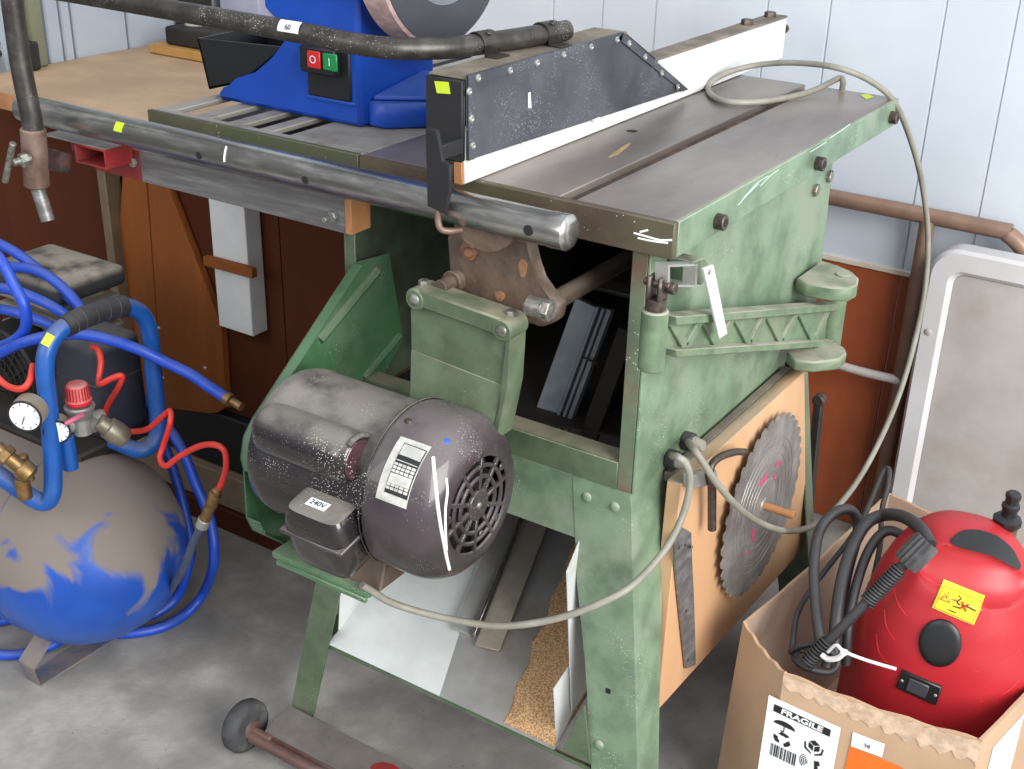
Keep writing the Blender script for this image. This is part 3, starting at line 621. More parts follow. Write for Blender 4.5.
# ---- swing arm on the right side
ax = lambda a_, b_, x=.0: pt(a_, b_, x=x)
arm = None
mb = MB(); hp = ax(653, 340); ztp, zbt = ax(653, 311).z, ax(653, 367).z
mb.cyl((0, hp.y, zbt), (0, hp.y, ztp), .0135, n=28, bev=.0015)
q = [ax(666, 314), ax(832, 302), ax(830, 309), ax(666, 323)]; mb.prism([v - V((.008, 0, 0)) for v in q], (.020, 0, 0), .001)
q = [ax(666, 347), ax(826, 338), ax(826, 344), ax(666, 355)]; mb.prism([v - V((.008, 0, 0)) for v in q], (.020, 0, 0), .001)
q = [ax(666, 320), ax(828, 306), ax(826, 340), ax(666, 350)]; mb.prism([v - V((.004, 0, 0)) for v in q], (.004, 0, 0))
n_ = 5
for i in range(n_):
    xa = 671 + i * 32; xb = xa + 14; xc = xa + 30; yt = lambda x: 321 - (x - 666) * .078; yb_ = lambda x: 348 - (x - 666) * .05
    mb.beam(ax(xa, yt(xa), .002), ax(xb, yb_(xb), .002), .012, .005, (1, 0, 0), .0008); mb.beam(ax(xb, yb_(xb), .002), ax(xc, yt(xc), .002), .012, .005, (1, 0, 0), .0008)
rp = ax(831, 320); mb.cyl((0.002, rp.y, ax(831, 345).z), (0.002, rp.y, ax(831, 296).z), .0155, n=24)
arm = link('swing_arm', mb, m_greenarm, saw)
zt = .655
te = [pt(a_, b_, z=zt) for a_, b_ in ((796, 278), (821, 260), (838, 265), (852, 271), (859, 277), (858, 284), (850, 288), (830, 287), (806, 283))]
mb = MB().prism(te, (0, 0, -.020), .0025); mh = mb; mb.cyl(pt(843, 275, z=zt) - V((0, 0, .005)), pt(843, 275, z=zt) + V((0, 0, .002)), .010, n=20)
zl = .560; te2 = [pt(a_, b_, z=zl) for a_, b_ in ((786, 352), (812, 338), (832, 340), (845, 347), (847, 353), (840, 359), (815, 362), (795, 360))]
each('hinge_lug', [mh, MB().prism(te2, (0, 0, -.016), .0025)], m_greenarm, saw)
mb = MB(); ct = V((0, hp.y, ztp)); mb.cyl(ct, ct + V((0, 0, .012)), .0105, n=20); mb.box(-.0085, -.0035, hp.y - .009, hp.y + .009, ztp + .010, ztp + .036, .002); mb.box(.0035, .0085, hp.y - .009, hp.y + .009, ztp + .010, ztp + .036, .002)
mb.cyl((-.014, hp.y, ztp + .027), (.014, hp.y, ztp + .027), .004, n=12); mb.cyl((.010, hp.y + .004, ztp + .024), (.018, hp.y + .004, ztp + .024), .0065, n=8)
lab(link('clevis', mb, m_boltd, arm), 'brown iron fork with pin')
# aluminium bits
al = thing('aluminium_bracket', 'silver square aluminium bracket on the saw side above the swing arm', 'bracket', ax(700, 300))
q = [ax(*a_, .012) for a_ in ((668, 265), (698, 264), (697, 287), (668, 287))]
i_ = [ax(*a_, .012) for a_ in ((670, 267), (696, 266), (695, 285), (670, 285))]
mb = MB()
for k in range(4): mb.prism([q[k], q[(k + 1) % 4], i_[(k + 1) % 4], i_[k]], (-.014, 0, 0))
link('square_section', mb, m_alu, al)
mb = MB(); q = [ax(*a_, .018) for a_ in ((701, 268), (711, 264), (725, 333), (717, 338))]; mb.prism(q, (.003, 0, 0), .0005); o = link('flat_bar', mb, m_white, al)
mb = MB(); mb.dome(ax(709, 272, .0212), (1, 0, 0), .003, .0015, 12); link('pin', mb, m_bolt, o)
mb = MB(); mb.prism([ax(693, 262, .0), ax(705, 258, .0), ax(712, 272, .0), ax(702, 285, .0), ax(694, 284, .0)], (-.028, 0, 0), .001); link('dusty_block', mb, m_greenarm, al)
# ---- glands and cables
for i_, (q, q2) in enumerate((((672, 456), (668, 458)), ((687, 443), (684, 440)))):
    c = pt(*q2, x=-.029); mb = MB(); mb.cyl(c, c + V((.012, 0, 0)), .0115, n=20); link('cable_gland', mb, m_rubber, saw)
    mb = MB(); mb.cyl(c + V((.012, 0, 0)), c + V((.026, -.002, .001)), .0085, .0065, n=16); link('cable_sleeve', mb, m_cable, saw)
ca = [pt(672, 456, x=-.018), pt(678, 457, x=.004), pt(686, 464, x=.012), pt(690, 478, x=.014), pt(688, 497, x=.014), pt(681, 520, x=.012), pt(668, 545, x=.010), pt(650, 568, x=.004), pt(630, 587, y=-.05), pt(607, 600, y=-.07), pt(575, 613, y=-.085), pt(540, 622, y=-.10), pt(500, 626, y=-.115), pt(460, 621, y=-.13), pt(420, 612, y=-.15), pt(390, 602, y=-.175), pt(372, 591, y=-.195), pt(362, 585, y=-.205)]
link('motor_cable', MB().tube(ca, .0042, 10, 5), m_cable, saw)
cbp = [pt(688, 442, x=-.018), pt(693, 448, x=.006), pt(702, 461, x=.02), pt(716, 482, x=.032), pt(734, 503, x=.04), pt(757, 521, x=.045), pt(786, 531, x=.05), pt(812, 526, x=.055), pt(836, 508, x=.06), pt(858, 480, x=.064), pt(880, 440, x=.07), pt(900, 392, x=.07), pt(915, 340, x=.065), pt(925, 290, x=.055), pt(928, 240, x=.045),
       pt(924, 195, x=.035), pt(914, 150, x=.02), pt(896, 105, x=0.0), pt(872, 82, x=-.03), pt(838, 68, x=-.07), pt(800, 63, x=-.13), pt(765, 64, x=-.185), pt(735, 70, x=-.218), pt(715, 79, x=-.2285), pt(708, 88, x=-.2290), pt(714, 97, z=.8548), pt(730, 102, z=.8548), pt(760, 102, z=.8548), pt(790, 97, z=.855), pt(815, 90, z=.858), pt(835, 80, z=.866), pt(841, 78, z=.868), pt(843, 82, z=.864), pt(842, 90, z=.852)]
link('power_cable', MB().tube(cbp, .0042, 10, 5), m_cable, saw)
# table sticker
c = pt(866, 97, z=T0); tk = MB(); tk.prism([pt(*q, z=T0 + .0003) for q in ((860, 95), (868, 94), (874, 97), (866, 99))], (0, 0, .0003)); lab(link('lot_sticker', tk, m_yel, saw), 'fluorescent yellow sticker')
# paint smears on front rim and side
mb = MB(); 
for L in (((634, 233), (645, 236), (660, 240), (672, 240)), ((638, 238), (652, 241), (668, 243)), ((640, 232), (648, 230))): mb.tube([pt(*q, y=Yf) for q in L], .0011, 5, 3)
lab(link('paint_smear', mb, m_vwhite, saw), 'white paint smear')
mb = MB()
for L in (((738, 205), (748, 194), (758, 184)), ((742, 200), (756, 184), (768, 176)), ((760, 186), (770, 176), (778, 170)), ((810, 152), (820, 146), (826, 142)), ((830, 138), (842, 130), (850, 124))): mb.tube([pt(*q, x=.0006) for q in L], .0006, 5, 3)
lab(link('paint_smear', mb, M('pale_scuff', S(186, 204, 192), .6, noise=0), saw), 'white scuffs on the green rim')
mb = MB()
for L in (((617, 146), (622, 142), (629, 140)), ): mb.prism([pt(*q, z=T0 + .0002) for q in ((612, 154), (628, 143), (632, 143), (618, 155), (608, 158))], (0, 0, .0002))
lab(link('yellow_stain', mb, M('yellow_stain', S(170, 140, 90), .7, col2=S(140, 120, 96), ns=40), saw), 'yellowish paint stain by the slot')
# ================================================================== RIP FENCE
fx = -.235
fen = thing('rip_fence', 'white wooden rip fence with a black riveted sheet metal box, lying along the saw table', 'saw fence', (-.25, .3, H))
link('fence_board', MB().box(fx - .030, fx, -.035, .825, H + .0005, .913, .0015), m_white, fen)
lab(link('board_top', MB().box(fx - .0305, fx + .0003, .30, .826, .9131, .916, .0008), m_boxtop, fen), 'dusty brown top edge')
lab(link('board_end', MB().box(fx - .011, fx - .0005, -.0400, -.0352, H + .001, .8745, .0008), m_woodb, fen), 'raw orange wood end')
link('end_cap', MB().box(fx - .030, fx - .0115, -.0395, -.0352, H + .001, .8745, .0008), m_black, fen)
mb = MB()
each('fence_bolt', [MB().hexa(V((fx - .016, pt(*q, z=.918).y, .916)), (0, 0, 1), .009, .008) for q in ((738, 22), (765, 15))] + [MB().hexa(V((fx - .004, .8262, .895)), (0, 1, 0), .007, .008)], m_boltd, fen, 'dark bolt head')
bx0 = fx - .046
body = [(-.036, .872), (-.036, .9585), (.307, .9585), (.485, .868), (.45, .868)]
link('guard_box', MB().prism([V((bx0, y, z)) for y, z in ((-.036, .8755), (-.036, .9585), (.307, .9585), (.46, .880), (.46, .8755))], (.0455, 0, 0), .001), m_black, fen)
fo = link('box_lid', MB().box(bx0 - .001, fx - .0005, -.034, .306, .959, .9615, .0006), m_boxtop, fen)
lab(fo, 'dusty grey-brown top of the black box')
q = [pt(*a, x=fx + .001) for a in ((462, 76), (621, 32), (686, 89), (470, 159))]
q[0].y = -.036; q[3].y = -.034; sd = lab(link('side_sheet', MB().prism(q, (.0015, 0, 0), 0), m_boxpaint, fen), 'black painted sheet metal side, scuffed and spotted white')
mb = MB(); w = .010
def rim_strip(a, b, inw):
    mb.prism([a, b, b + inw, a + inw], (.0012, 0, 0), 0)
X1 = V((.0026, 0, 0)); q1 = [v + X1 for v in q]
mb.prism([q1[0], q1[1], q1[1] + V((0, -.004, -.010)), q1[0] + V((0, 0.0, -.010))], (.001, 0, 0)); mb.prism([q1[1], q1[2], q1[2] + V((0, -.016, 0)), q1[1] + V((0, -.012, -.006))], (.001, 0, 0)); mb.prism([q1[0] + V((0, 0, -.0102)), q1[0] + V((0, .011, -.0102)), q1[3] + V((0, .011, 0)), q1[3]], (.001, 0, 0))
link('sheet_edging', mb, m_boxpaint, fen)
for a in ((478, 78), (510, 70.5), (537, 63), (563.5, 54.8), (591, 47), (617, 39.7), (629, 43.4), (645, 57), (661.7, 73.3), (677.6, 87), (469, 91.5), (471.2, 118.8), (472.6, 145.7)):
    mb = MB(); c = pt(*a, x=fx + .0046); mb.lathe(c, (1, 0, 0), [(0, .0042), (.0012, .0038), (.0018, .0024), (.0010, .0016), (.0002, .0012)], 14); link('rivet', mb, m_chrome, fen)
mb = MB(); q = [pt(*a, x=fx + .0029) for a in ((528, 93), (530, 92), (531, 108), (528, 108))]; mb.prism(q, (.0006, 0, 0)); q = [pt(*a, x=fx + .0029) for a in ((592, 120), (599, 117), (600, 119), (594, 122))]; mb.prism(q, (.0006, 0, 0)); lab(link('paint_run', mb, m_vwhite, fen), 'white paint drips')
link('front_plate', MB().box(bx0 - .001, fx - .0008, -.0395, -.0362, .875, .9585, .001), m_black, fen)
cq = lambda a, b: pt(a, b, y=-.0925)
mb = MB(); mb.prism([cq(*q) for q in ((425, 128), (436, 130), (441, 162), (450, 166), (449, 190), (445, 215), (427, 206))], (0, .006, 0), .001); zc_ = cq(430, 160).z; mb.box(cq(427, 140).x, cq(433, 140).x, -.087, -.0400, zc_ - .004, zc_ + .012, .0015)
link('lock_clamp', mb, m_black, fen)
mb = MB(); P = [pt(438, 206, y=-.0885), pt(438, 220, y=-.0885), pt(441, 229, y=-.087), pt(450, 231, y=-.080), pt(464, 229, y=-.066)]; mb.tube(P, .0036, 10, 4); lab(link('lock_hook', mb, m_pipebr, fen), 'copper brown hook under the rail')
c = pt(443, 87, y=-.0398); q = [pt(*a, y=-.0400) for a in ((434.5, 81), (448.5, 82), (450.5, 94), (437, 93))]; lab(link('lot_sticker', MB().prism(q, (0, -.0004, 0)), m_yel, fen), 'fluorescent yellow sticker')
# ================================================================== PIPES
pz = .976
P = [V((-1.02, -.042, .988)), V((-.80, -.040, .986)), V((-.60, -.040, .984)), V((-.45, -.040, .982)), V((-.385, -.038, .979)), V((-.345, -.022, .976)), V((-.315, .012, .974)), V((-.298, .045, .9735)), V((-.278, .12, .9735)), V((-.262, .205, .9735))]
pp = thing('guard_pipe', 'long dark bent pipe clamped along the top of the black fence box', 'pipe', (-.6, 0, .976))
link('pipe', MB().tube(P, .0116, 20, 6), m_pipe, pp)
link('pipe_mouth', MB().cyl(P[-1] + V((0, .0005, 0)), P[-1] + V((.0002, .0012, 0)), .0092, n=20), m_black, pp)
for t in (.075, .172):
    x = -.2985 + (t - .045) * .22; mb = MB(); A = []; B = []
    for i in range(13):
        a = math.pi * i / 12; A.append(V((x + .0126 * math.cos(a), t - .012, .9735 + .0126 * math.sin(a)))); B.append(V((x + .0126 * math.cos(a) + .004, t + .012, .9735 + .0126 * math.sin(a))))
    A = [V((x + .0126, t - .012, .962))] + A + [V((x - .0126, t - .012, .962))]; B = [V((x + .0166, t + .012, .962))] + B + [V((x - .0086, t + .012, .962))]
    mb.strip(A, B, (0, 0, .0014)); mb.box(x + .013, x + .030, t - .012, t + .012, .9618, .9634, .0004); mb.dome((x + .010, t, .9865), (.6, 0, .8), .004, .002, 10)
    link('pipe_clamp', mb, m_pipe, pp)
c = pt(287, 27, y=-.053)
def pl_label(x, a0, w, h, mat, name, parent, label): return cyl_label(x, a0, w, h, mat, name, parent, label, -.040, .9832, .0119)
s60 = pl_label(c.x, .55, .030, .0135, m_paper, 'lot_label', pp, 'white paper lot label reading 60')
n60 = V((0, -math.cos(.42), math.sin(.42))); text('lot_number', '60', .0085, V((c.x, -.040, .9832)) + n60 * .0125, (1, 0, 0), (0, n60.z, -n60.y) if False else (0, math.sin(.42), math.cos(.42)), m_ink, s60 if False else pp, off=.0009)
# left post pipe
yp = -.115
post = thing('post_pipe', 'leaning dark pipe dropping through a brown collar at the far left', 'pipe', pt(30, 130, y=yp))
a, b = pt(8, -30, y=yp), pt(33, 128, y=yp); c = pt(37, 186, y=yp); d = pt(48, 221, y=yp)
link('upper_pipe', MB().tube([a, pt(20, 60, y=yp), b, c], .0128, 18, 4), m_pipe, post)
link('lower_pipe', MB().cyl(c - (d - c) * .2, d, .0088, n=18), m_greybar, post)
link('collar', MB().cyl(b, c, .0158, n=24, bev=.002), m_pipebr, post)
mb = MB(); e = pt(31, 158, y=yp - .012); f_ = pt(13, 163, y=yp - .035); mb.cyl(e, f_, .005, n=12); mb.hexa(e + (f_ - e) * .2, f_ - e, .009, .010); mb.cyl(pt(13, 143, y=yp - .035), pt(5, 182, y=yp - .035), .0042, n=12)
lab(link('tee_screw', mb, m_bolt, post), 'dark tee handled locking screw')
mb = MB(); mb.beam(pt(44, 158, y=yp + .005), pt(70, 164, y=-.062), .004, .026, (0, 0, 1), .0005); link('collar_tab', mb, m_steel, post)
# ================================================================== STEEL BAR
bar = thing('steel_bar', 'grey steel channel with a red painted end, mounted level below the fence rail', 'bar', (-.62, -.02, .757))
link('channel_web', MB().box(-.752, -.4125, -.0225, -.0195, .757, .7975, .0004), m_greybar, bar)
mb = MB(); mb.box(-.752, -.4125, -.0195, .012, .795, .7975, .0004); mb.box(-.752, -.4125, -.0195, .012, .757, .7595, .0004); link('channel_flange', mb, m_greybar, bar)
mb = MB(); mb.box(-.842, -.7523, -.0225, -.0195, .757, .7975, .0004); mb.box(-.842, -.7523, -.0195, .012, .795, .7975, .0004); lab(link('red_end', mb, m_redpaint, bar), 'red painted end')
lab(link('wood_plug', MB().box(-.412, -.402, -.0235, .012, .757, .799, .001), m_woodb, bar), 'raw orange wooden block')
mb = MB(); c = pt(134, 162, y=-.023); mb.hexa(c, (0, -1, 0), .0065, .005); lab(link('bolt', mb, m_chrome, bar), 'zinc bolt')
mb = MB(); c = pt(334, 216, y=-.023); mb.hexa(c, (0, -1, 0), .0068, .006); mb.cyl(c, c + V((0, -.018, 0)), .0035, n=12); lab(link('bolt', mb, m_chrome, bar), 'zinc bolt with its thread sticking out')
# hangers (bars up to table)
link('hanger', MB().box(-.46, -.44, -.010, .006, .7976, .826, .001), m_dark, bar)
link('hanger', MB().box(-.72, -.70, -.010, .006, .7976, .826, .001), m_dark, bar)
st = thing('red_tube_stub', 'open red rectangular steel tube end pointing at the camera beside the steel bar', 'tube', pt(90, 155, y=-.07))
c0_ = pt(90, 156.5, y=-.068); hw, hh_ = .029, .0125
mb = MB()
for (a, b, c, d) in ((-hw, hw, hh_ - .0025, hh_), (-hw, hw, -hh_, -hh_ + .0025), (-hw, -hw + .0025, -hh_ + .0025, hh_ - .0025), (hw - .0025, hw, -hh_ + .0025, hh_ - .0025)): mb.box(c0_.x + a, c0_.x + b, c0_.y, -.0235, c0_.z + c, c0_.z + d, .0003)
link('tube_body', mb, m_redpaint, st)
link('back_plate', MB().box(c0_.x - hw - .05, c0_.x - hw - .0005, -.034, -.030, c0_.z - .012, c0_.z + .010, .0005), m_redpaint, st)
lab(link('tube_top', MB().box(c0_.x - hw - .06, c0_.x + hw, c0_.y, -.024, c0_.z + hh_ + .0003, c0_.z + hh_ + .002, .0003), m_wing, st), 'dusty grey top plate')
mb = MB(); mb.dome(V((c0_.x - hw - .02, -.0342, c0_.z)), (0, -1, 0), .005, .003, 10); link('bolt', mb, m_chrome, st)
# ================================================================== TOOL BOARD
x1 = .0; th = .018
bq = [pt(659, 709, x=x1), pt(806, 546, x=x1), pt(803, 366, x=x1), pt(784, 370, x=x1)]
fy = bq[0].y; ztop = .5245
poly = [V((x1, fy - .004, bq[0].z)), V((x1, bq[1].y, bq[1].z)), V((x1, bq[2].y + .01, ztop)), V((x1, fy + .004, ztop))]
tb = tag(link('tool_board', MB().prism(poly, (-th, 0, 0), .001), m_wood, None), 'pale plywood tool board fixed on the side of the saw stand', 'board')
tb['label'] = 'pale plywood board on the side of the saw stand, hung with blade and wrench'
bc = pt(762, 505, x=.010); Rb = .1275
mb = MB(); N = 36; ring = []
for i in range(N):
    a0 = 2 * math.pi * i / N
    for da, rr_ in ((0, .955), (.012, 1.0), (.055, .992), (.075, .955), (.10, .945)):
        a_ = a0 + da * 1.6; ring.append((Rb * rr_ * math.cos(a_), Rb * rr_ * math.sin(a_)))
mb.prism([bc + V((0, a_, b_)) for a_, b_ in ring], (.0022, 0, 0))
link('dusty_ledge', MB().box(-.0299, -.0185, fy + .02, poly[2].y, .512, .5245, .0008), m_boxtop, saw)
bl = thing('saw_blade', 'round toothed saw blade with pink paint marks, hung on the pale tool board', 'saw blade', bc)
bo = link('blade_disc', mb, m_blade, bl)
mb = MB(); mb.lathe(bc + V((.0022, 0, 0)), (1, 0, 0), [(0, .038), (.0008, .037), (.0008, .012), (.0020, .0115), (.0022, .001)], 40); link('hub_ring', mb, m_chrome, bl)
mb = MB()
for r in (.048, .060, .072, .084, .094): mb.tube([bc + V((.0024, r * math.cos(t), r * math.sin(t))) for t in [i * math.pi / 30 for i in range(61)]], .0003, 4, 1)
lab(link('grinding_lines', mb, m_chrome, bl), 'faint circular grinding lines')
mb = MB()
for q, s in (((765, 478), .006), ((761, 483), .005), ((775, 477), .004), ((777, 464), .005), ((781, 463), .003), ((753, 533), .007), ((754, 540), .004), ((747, 553), .003)):
    c = pt(*q, x=.0124); mb.prism([c + V((0, s * .7 * math.cos(a_) * (1 + .3 * math.sin(2 * a_)), s * math.sin(a_))) for a_ in [i * .6 for i in range(10)]], (.0006, 0, 0))
lab(link('paint_mark', mb, m_pink, bl), 'pink paint marks')
pg = tag(link('wooden_peg', MB().cyl(bc + V((-.0098, 0, .0)), bc + V((.046, -.002, .001)), .0055, n=16), m_woodb), 'orange wooden peg poking through the middle of the saw blade', 'peg')
# steel tapered strip
q = [pt(*a, x=.0015) for a in ((672, 538), (681, 527), (689, 532), (690, 560), (692, 600), (694, 664), (684, 668), (679, 620), (674, 570))]
ss_ = thing('steel_strip', 'tapered grey steel strip hanging on the tool board left of the saw blade', 'strip', q[6])
link('strip_body', MB().prism(q, (.003, 0, 0), .0003), m_greybar, ss_)
each('hole', [MB().dome(pt(*a, x=.0046), (1, 0, 0), .0022, .0006, 8) for a in ((679, 548), (685, 545), (686, 611), (688, 660))], m_black, ss_, 'small dark hole')
mb = MB(); mb.cyl(pt(692, 547, x=.0005), pt(692, 547, x=.014), .0016, n=8); tag(link('nail', mb, m_bolt), 'small nail in the tool board beside the steel strip top', 'nail')
# wrench
wr = thing('arbor_wrench', 'bent dark spanner hooked through a small silver bracket on the tool board', 'spanner', pt(706, 480, x=.01))
mb = MB(); q = [pt(*a, x=.012) for a in ((692, 476), (717, 470), (718, 484), (692, 489))]; mb.prism(q, (-.0115, 0, 0), .001); lab(link('silver_bracket', mb, m_alu, wr), 'silver bracket')
mb = MB(); mb.tube([pt(a, b, x=.017) for a, b in ((712, 482), (712, 500), (712, 529))], .0052, 12, 3); mb.tube([pt(a, b, x=.017) for a, b in ((712, 482), (710, 473), (713, 463), (722, 456), (735, 452), (745, 452))], .0045, 12, 4)
link('spanner_rod', mb, m_boltd, wr)
# dark strut behind board (vertical bar by the rear leg)
q0 = pt(819, 402, y=.60); q1 = pt(812, 520, y=.58)
dk = thing('iron_strut', 'dark iron strut standing upright behind the tool board by the brown wall panel', 'strut', (q1.x, q1.y, 0))
mb = MB(); mb.beam(V((q1.x + .0, q1.y, .005)), q0, .012, .016, (0, 1, 0), .001); link('bar', mb, m_dark, dk)
mb = MB(); mb.cyl(q0 + V((0, -.008, .004)), q0 + V((0, .008, .004)), .009, n=16); mb.box(q1.x - .02, q1.x + .02, q1.y - .02, q1.y + .02, 0, .006, .001); link('bar_eye', mb, m_boltd, dk)
# ================================================================== CHUTE
ch = thing('dust_chute', 'bent sheet metal dust tray, half white and half bare grey, slung inside the saw stand', 'chute', (-.27, .2, .16))
fr, sl_ = -.040, .42
zt_ = lambda y: .1645 + sl_ * (y - fr)
tp = lambda px, py: (lambda P0, n: ptp(px, py, P0, n))(V((0, fr, .1645)), V((0, -sl_, 1)).normalized())
A0, A1 = V((-.455, fr, .1645)), V((-.092, fr, .1645)); ye = .47
mid0, mid1 = tp(442, 692), tp(470, 600); mid0 = V((mid0.x, fr, .1645)); dmid = (mid1 - mid0); mid2 = mid0 + dmid * ((ye - fr) / dmid.y)
link('white_sheet', MB().prism([A0, mid0, mid2, V((-.455, ye, zt_(ye)))], (0, 0, -.0012)), m_wsheet, ch)
lab(link('bare_sheet', MB().prism([mid0, A1, V((-.092, ye, zt_(ye))), mid2], (0, 0, -.0012)), m_gsheet, ch), 'bare grey sheet metal with brown stains')
hl = .085
mb = MB(); y1_ = -.018; mb.prism([V((-.455, y1_, zt_(y1_))), V((-.455, ye, zt_(ye))), V((-.447, ye, zt_(ye) + hl)), V((-.447, y1_, zt_(y1_) + hl))], (-.0012, 0, 0)); link('left_wall', mb, m_wsheet, ch)
rx = -.091
mb = MB(); mb.prism([pt(*q, x=rx) for q in ((571, 712), (566, 572), (579, 540), (588, 540), (588, 640), (586, 690))], (.0012, 0, 0))
mb.prism([pt(*q, x=rx) + V((-.004, 0, 0)) for q in ((559, 749), (556, 690), (583, 650), (586, 655), (584, 690))], (.0012, 0, 0)); link('right_wall', mb, m_wsheet, ch)
link('back_wall', MB().prism([V((-.463, ye, zt_(ye))), V((-.09, ye, zt_(ye))), V((-.09, ye, .50)), V((-.463, ye, .50))], (0, .0012, 0)), m_gsheet, ch)
mb = MB(); mb.prism([V((rx + .003, .03, .195)), V((rx + .003, ye, zt_(ye))), V((rx + .003, ye, .50)), V((rx + .003, .03, .50))], (.0012, 0, 0)); link('upper_side', mb, m_gsheet, ch)
# sawdust
mb = MB(); nx, ny = 26, 60; g = []
for j in range(ny + 1):
    t = j / ny; y = fr + .003 + t * .42; lx = (tp(518, 700).x + (tp(560, 560).x - tp(518, 700).x) * min(1, t * 1.5)); row = []
    for i in range(nx + 1):
        s = i / nx; x = lx + (-.094 - lx) * s; hgt = .003 + .055 * s ** 1.4 * (.35 + .65 * min(1, t * 3)) + random.uniform(-.0010, .0012); hgt *= min(1, s * 5)
        row.append(mb.bm.verts.new(V((x + (random.uniform(-.0012, .0012) if 0 < i < nx else 0) + (.006 * math.sin(j * .7) * random.random() if i == 0 else 0), y, zt_(y) + .0006 + max(hgt, 0)))))
    g.append(row)
for j in range(ny):
    for i in range(nx): mb.bm.faces.new((g[j][i], g[j][i + 1], g[j + 1][i + 1], g[j + 1][i]))
ex = bmesh.ops.extrude_edge_only(mb.bm, edges=[e for e in mb.bm.edges if e.is_boundary])
for v in [v for v in ex['geom'] if isinstance(v, bmesh.types.BMVert)]: v.co.z = zt_(v.co.y) + .0004
sdst = tag(link('sawdust', mb, m_sawd, None, 180), 'heap of light brown sawdust in the tray beside the front leg of the saw', 'sawdust'); sdst['kind'] = 'stuff'
# leaning metal strips in chute
pa = tp(487, 652) + V((0, 0, .006)); pb = pt(541, 512, y=.235); d = (pb - pa).normalized()
cn = thing('steel_channel', 'long grey-brown steel channel lying slanted in the dust tray', 'channel', pa)
link('face', MB().beam(pa, pb + d * .12, .034, .004, (0, 0, 1), .0006), M('brown_grey_steel', S(178, 166, 150), .5, .3, col2=S(150, 140, 128), ns=6, stretch=(1, 1, 1)), cn)
pa2, pb2 = tp(462, 636) + V((0, 0, .006)), pt(514, 506, y=.235); link('side_face', MB().beam(pa2, pb2 + d * .12, .030, .004, (.55, 0, 1), .0006), m_gsheet, cn)
link('edge_lip', MB().beam((pa + pa2) / 2 + V((0, 0, .008)), (pb + pb2) / 2 + V((0, 0, .008)) + d * .12, .004, .012, (0, 0, 1), .0006), m_steel, cn)
# ================================================================== WHEELED BASE
mb = thing('mobile_base_rail', 'dusty grey and red steel base rail with one rubber wheel, on the floor', 'base rail', (-.35, -.09, 0)); base = mb
zb = .047; e0, e1 = pt(292, 712, z=zb), pt(262, 729, z=zb); xR = -.06
y_far, y_near = -.050 - .004, -.122
x0b = -.505
q = [V((x0b, y_near, zb)), V((x0b - .01, y_far, zb)), V((xR, y_far, zb)), V((xR, y_near, zb))]
# keep the rail clear of the leg feet
link('top_plate', MB().prism([V((v.x, min(v.y, -.064), v.z)) for v in q], (0, 0, -.004), .0006), M('dusty_steel_plate', S(124, 118, 112), .6, .3, col2=S(112, 108, 104), ns=6), base)
m_redrust = M('rusty_red_rail', S(98, 72, 66), .5, .2, col2=S(120, 108, 104), ns=9, thr=.5)
mb = MB(); mb.box(x0b, xR, y_near - .001, y_near + .003, .012, zb - .0045, .0008); link('front_web', mb, m_redrust, base)
mb = MB(); mb.cyl((x0b - .02, y_near - .007, .031), (xR, y_near - .007, .031), .0085, n=16); lab(link('red_tube', mb, m_redrust, base), 'rusty red tube along the front')
mb = MB(); mb.prism([pt(*q, z=zb + .0006) for q in ((374, 764), (382, 762), (392, 764), (399, 768), (400, 774), (384, 770), (378, 772), (370, 768))], (0, 0, .0004)); lab(link('red_patch', mb, m_redpaint, base), 'red paint patch')
wc = V((-.541, -.124, .0385)); wd = V((.93, -.30, 0)).normalized() if False else V((1, 0, 0))
mb = MB(); mb.lathe(wc - wd * .014, wd, [(0, .012), (0, .028), (.003, .035), (.008, .0382), (.020, .0382), (.025, .035), (.028, .028), (.028, .014)], 36); wh = link('wheel', mb, m_tyre, base)
mb = MB(); mb.lathe(wc + wd * .0135, wd, [(0, .015), (.003, .014), (.004, .006)], 20); mb.cyl(wc, wc + wd * .05, .006, n=12); link('axle', mb, m_redrust, wh)
link('far_tube', MB().box(x0b + .02, xR, -.0885, -.0645, 0.0, .040, .002), m_redrust, base)
# ================================================================== FOLDING TABLE against the wall
ft = thing('folding_table', 'off-white plastic folding table with brown tube legs, stood on edge against the wall', 'folding table', (.45, .88, 0))
yt_ = .915; r_ = .0135
a = pt(820, 194, y=yt_); b = pt(985, 229, y=yt_); zz = (a.z + b.z) / 2
P = [V((-.30, yt_, zz)), V((-.28, yt_, zz)), V((b.x, yt_, zz)), V((b.x + .035, yt_, zz - .004)), V((b.x + .068, yt_, zz - .03)), V((b.x + .08, yt_, zz - .07)), V((b.x + .08, yt_, .20))]
P = [V((-.36, yt_, zz - .12)), V((-.355, yt_, zz - .05)), V((-.33, yt_, zz - .012)), V((-.29, yt_, zz))] + P[2:]
link('top_tube', MB().tube(P, r_, 16, 5), m_tubebr, ft)
xv = pt(926, 232, y=yt_ - .002).x; xv2 = pt(897, 385, y=.895).x
link('leg', MB().tube([V((xv, yt_ - .004, zz - .006)), V((xv, yt_ - .006, .3)), V((xv, yt_ - .008, .0))], .0125, 16, 3), m_tubebr, ft)
c1, c2 = pt(842, 366, y=.90), pt(893, 379, y=.90); link('cross_tube', MB().tube([V((-.30, .905, c1.z + .01)), c1, c2, V((xv, .907, c2.z - .005))], .0078, 12, 4), m_ptabd, ft)
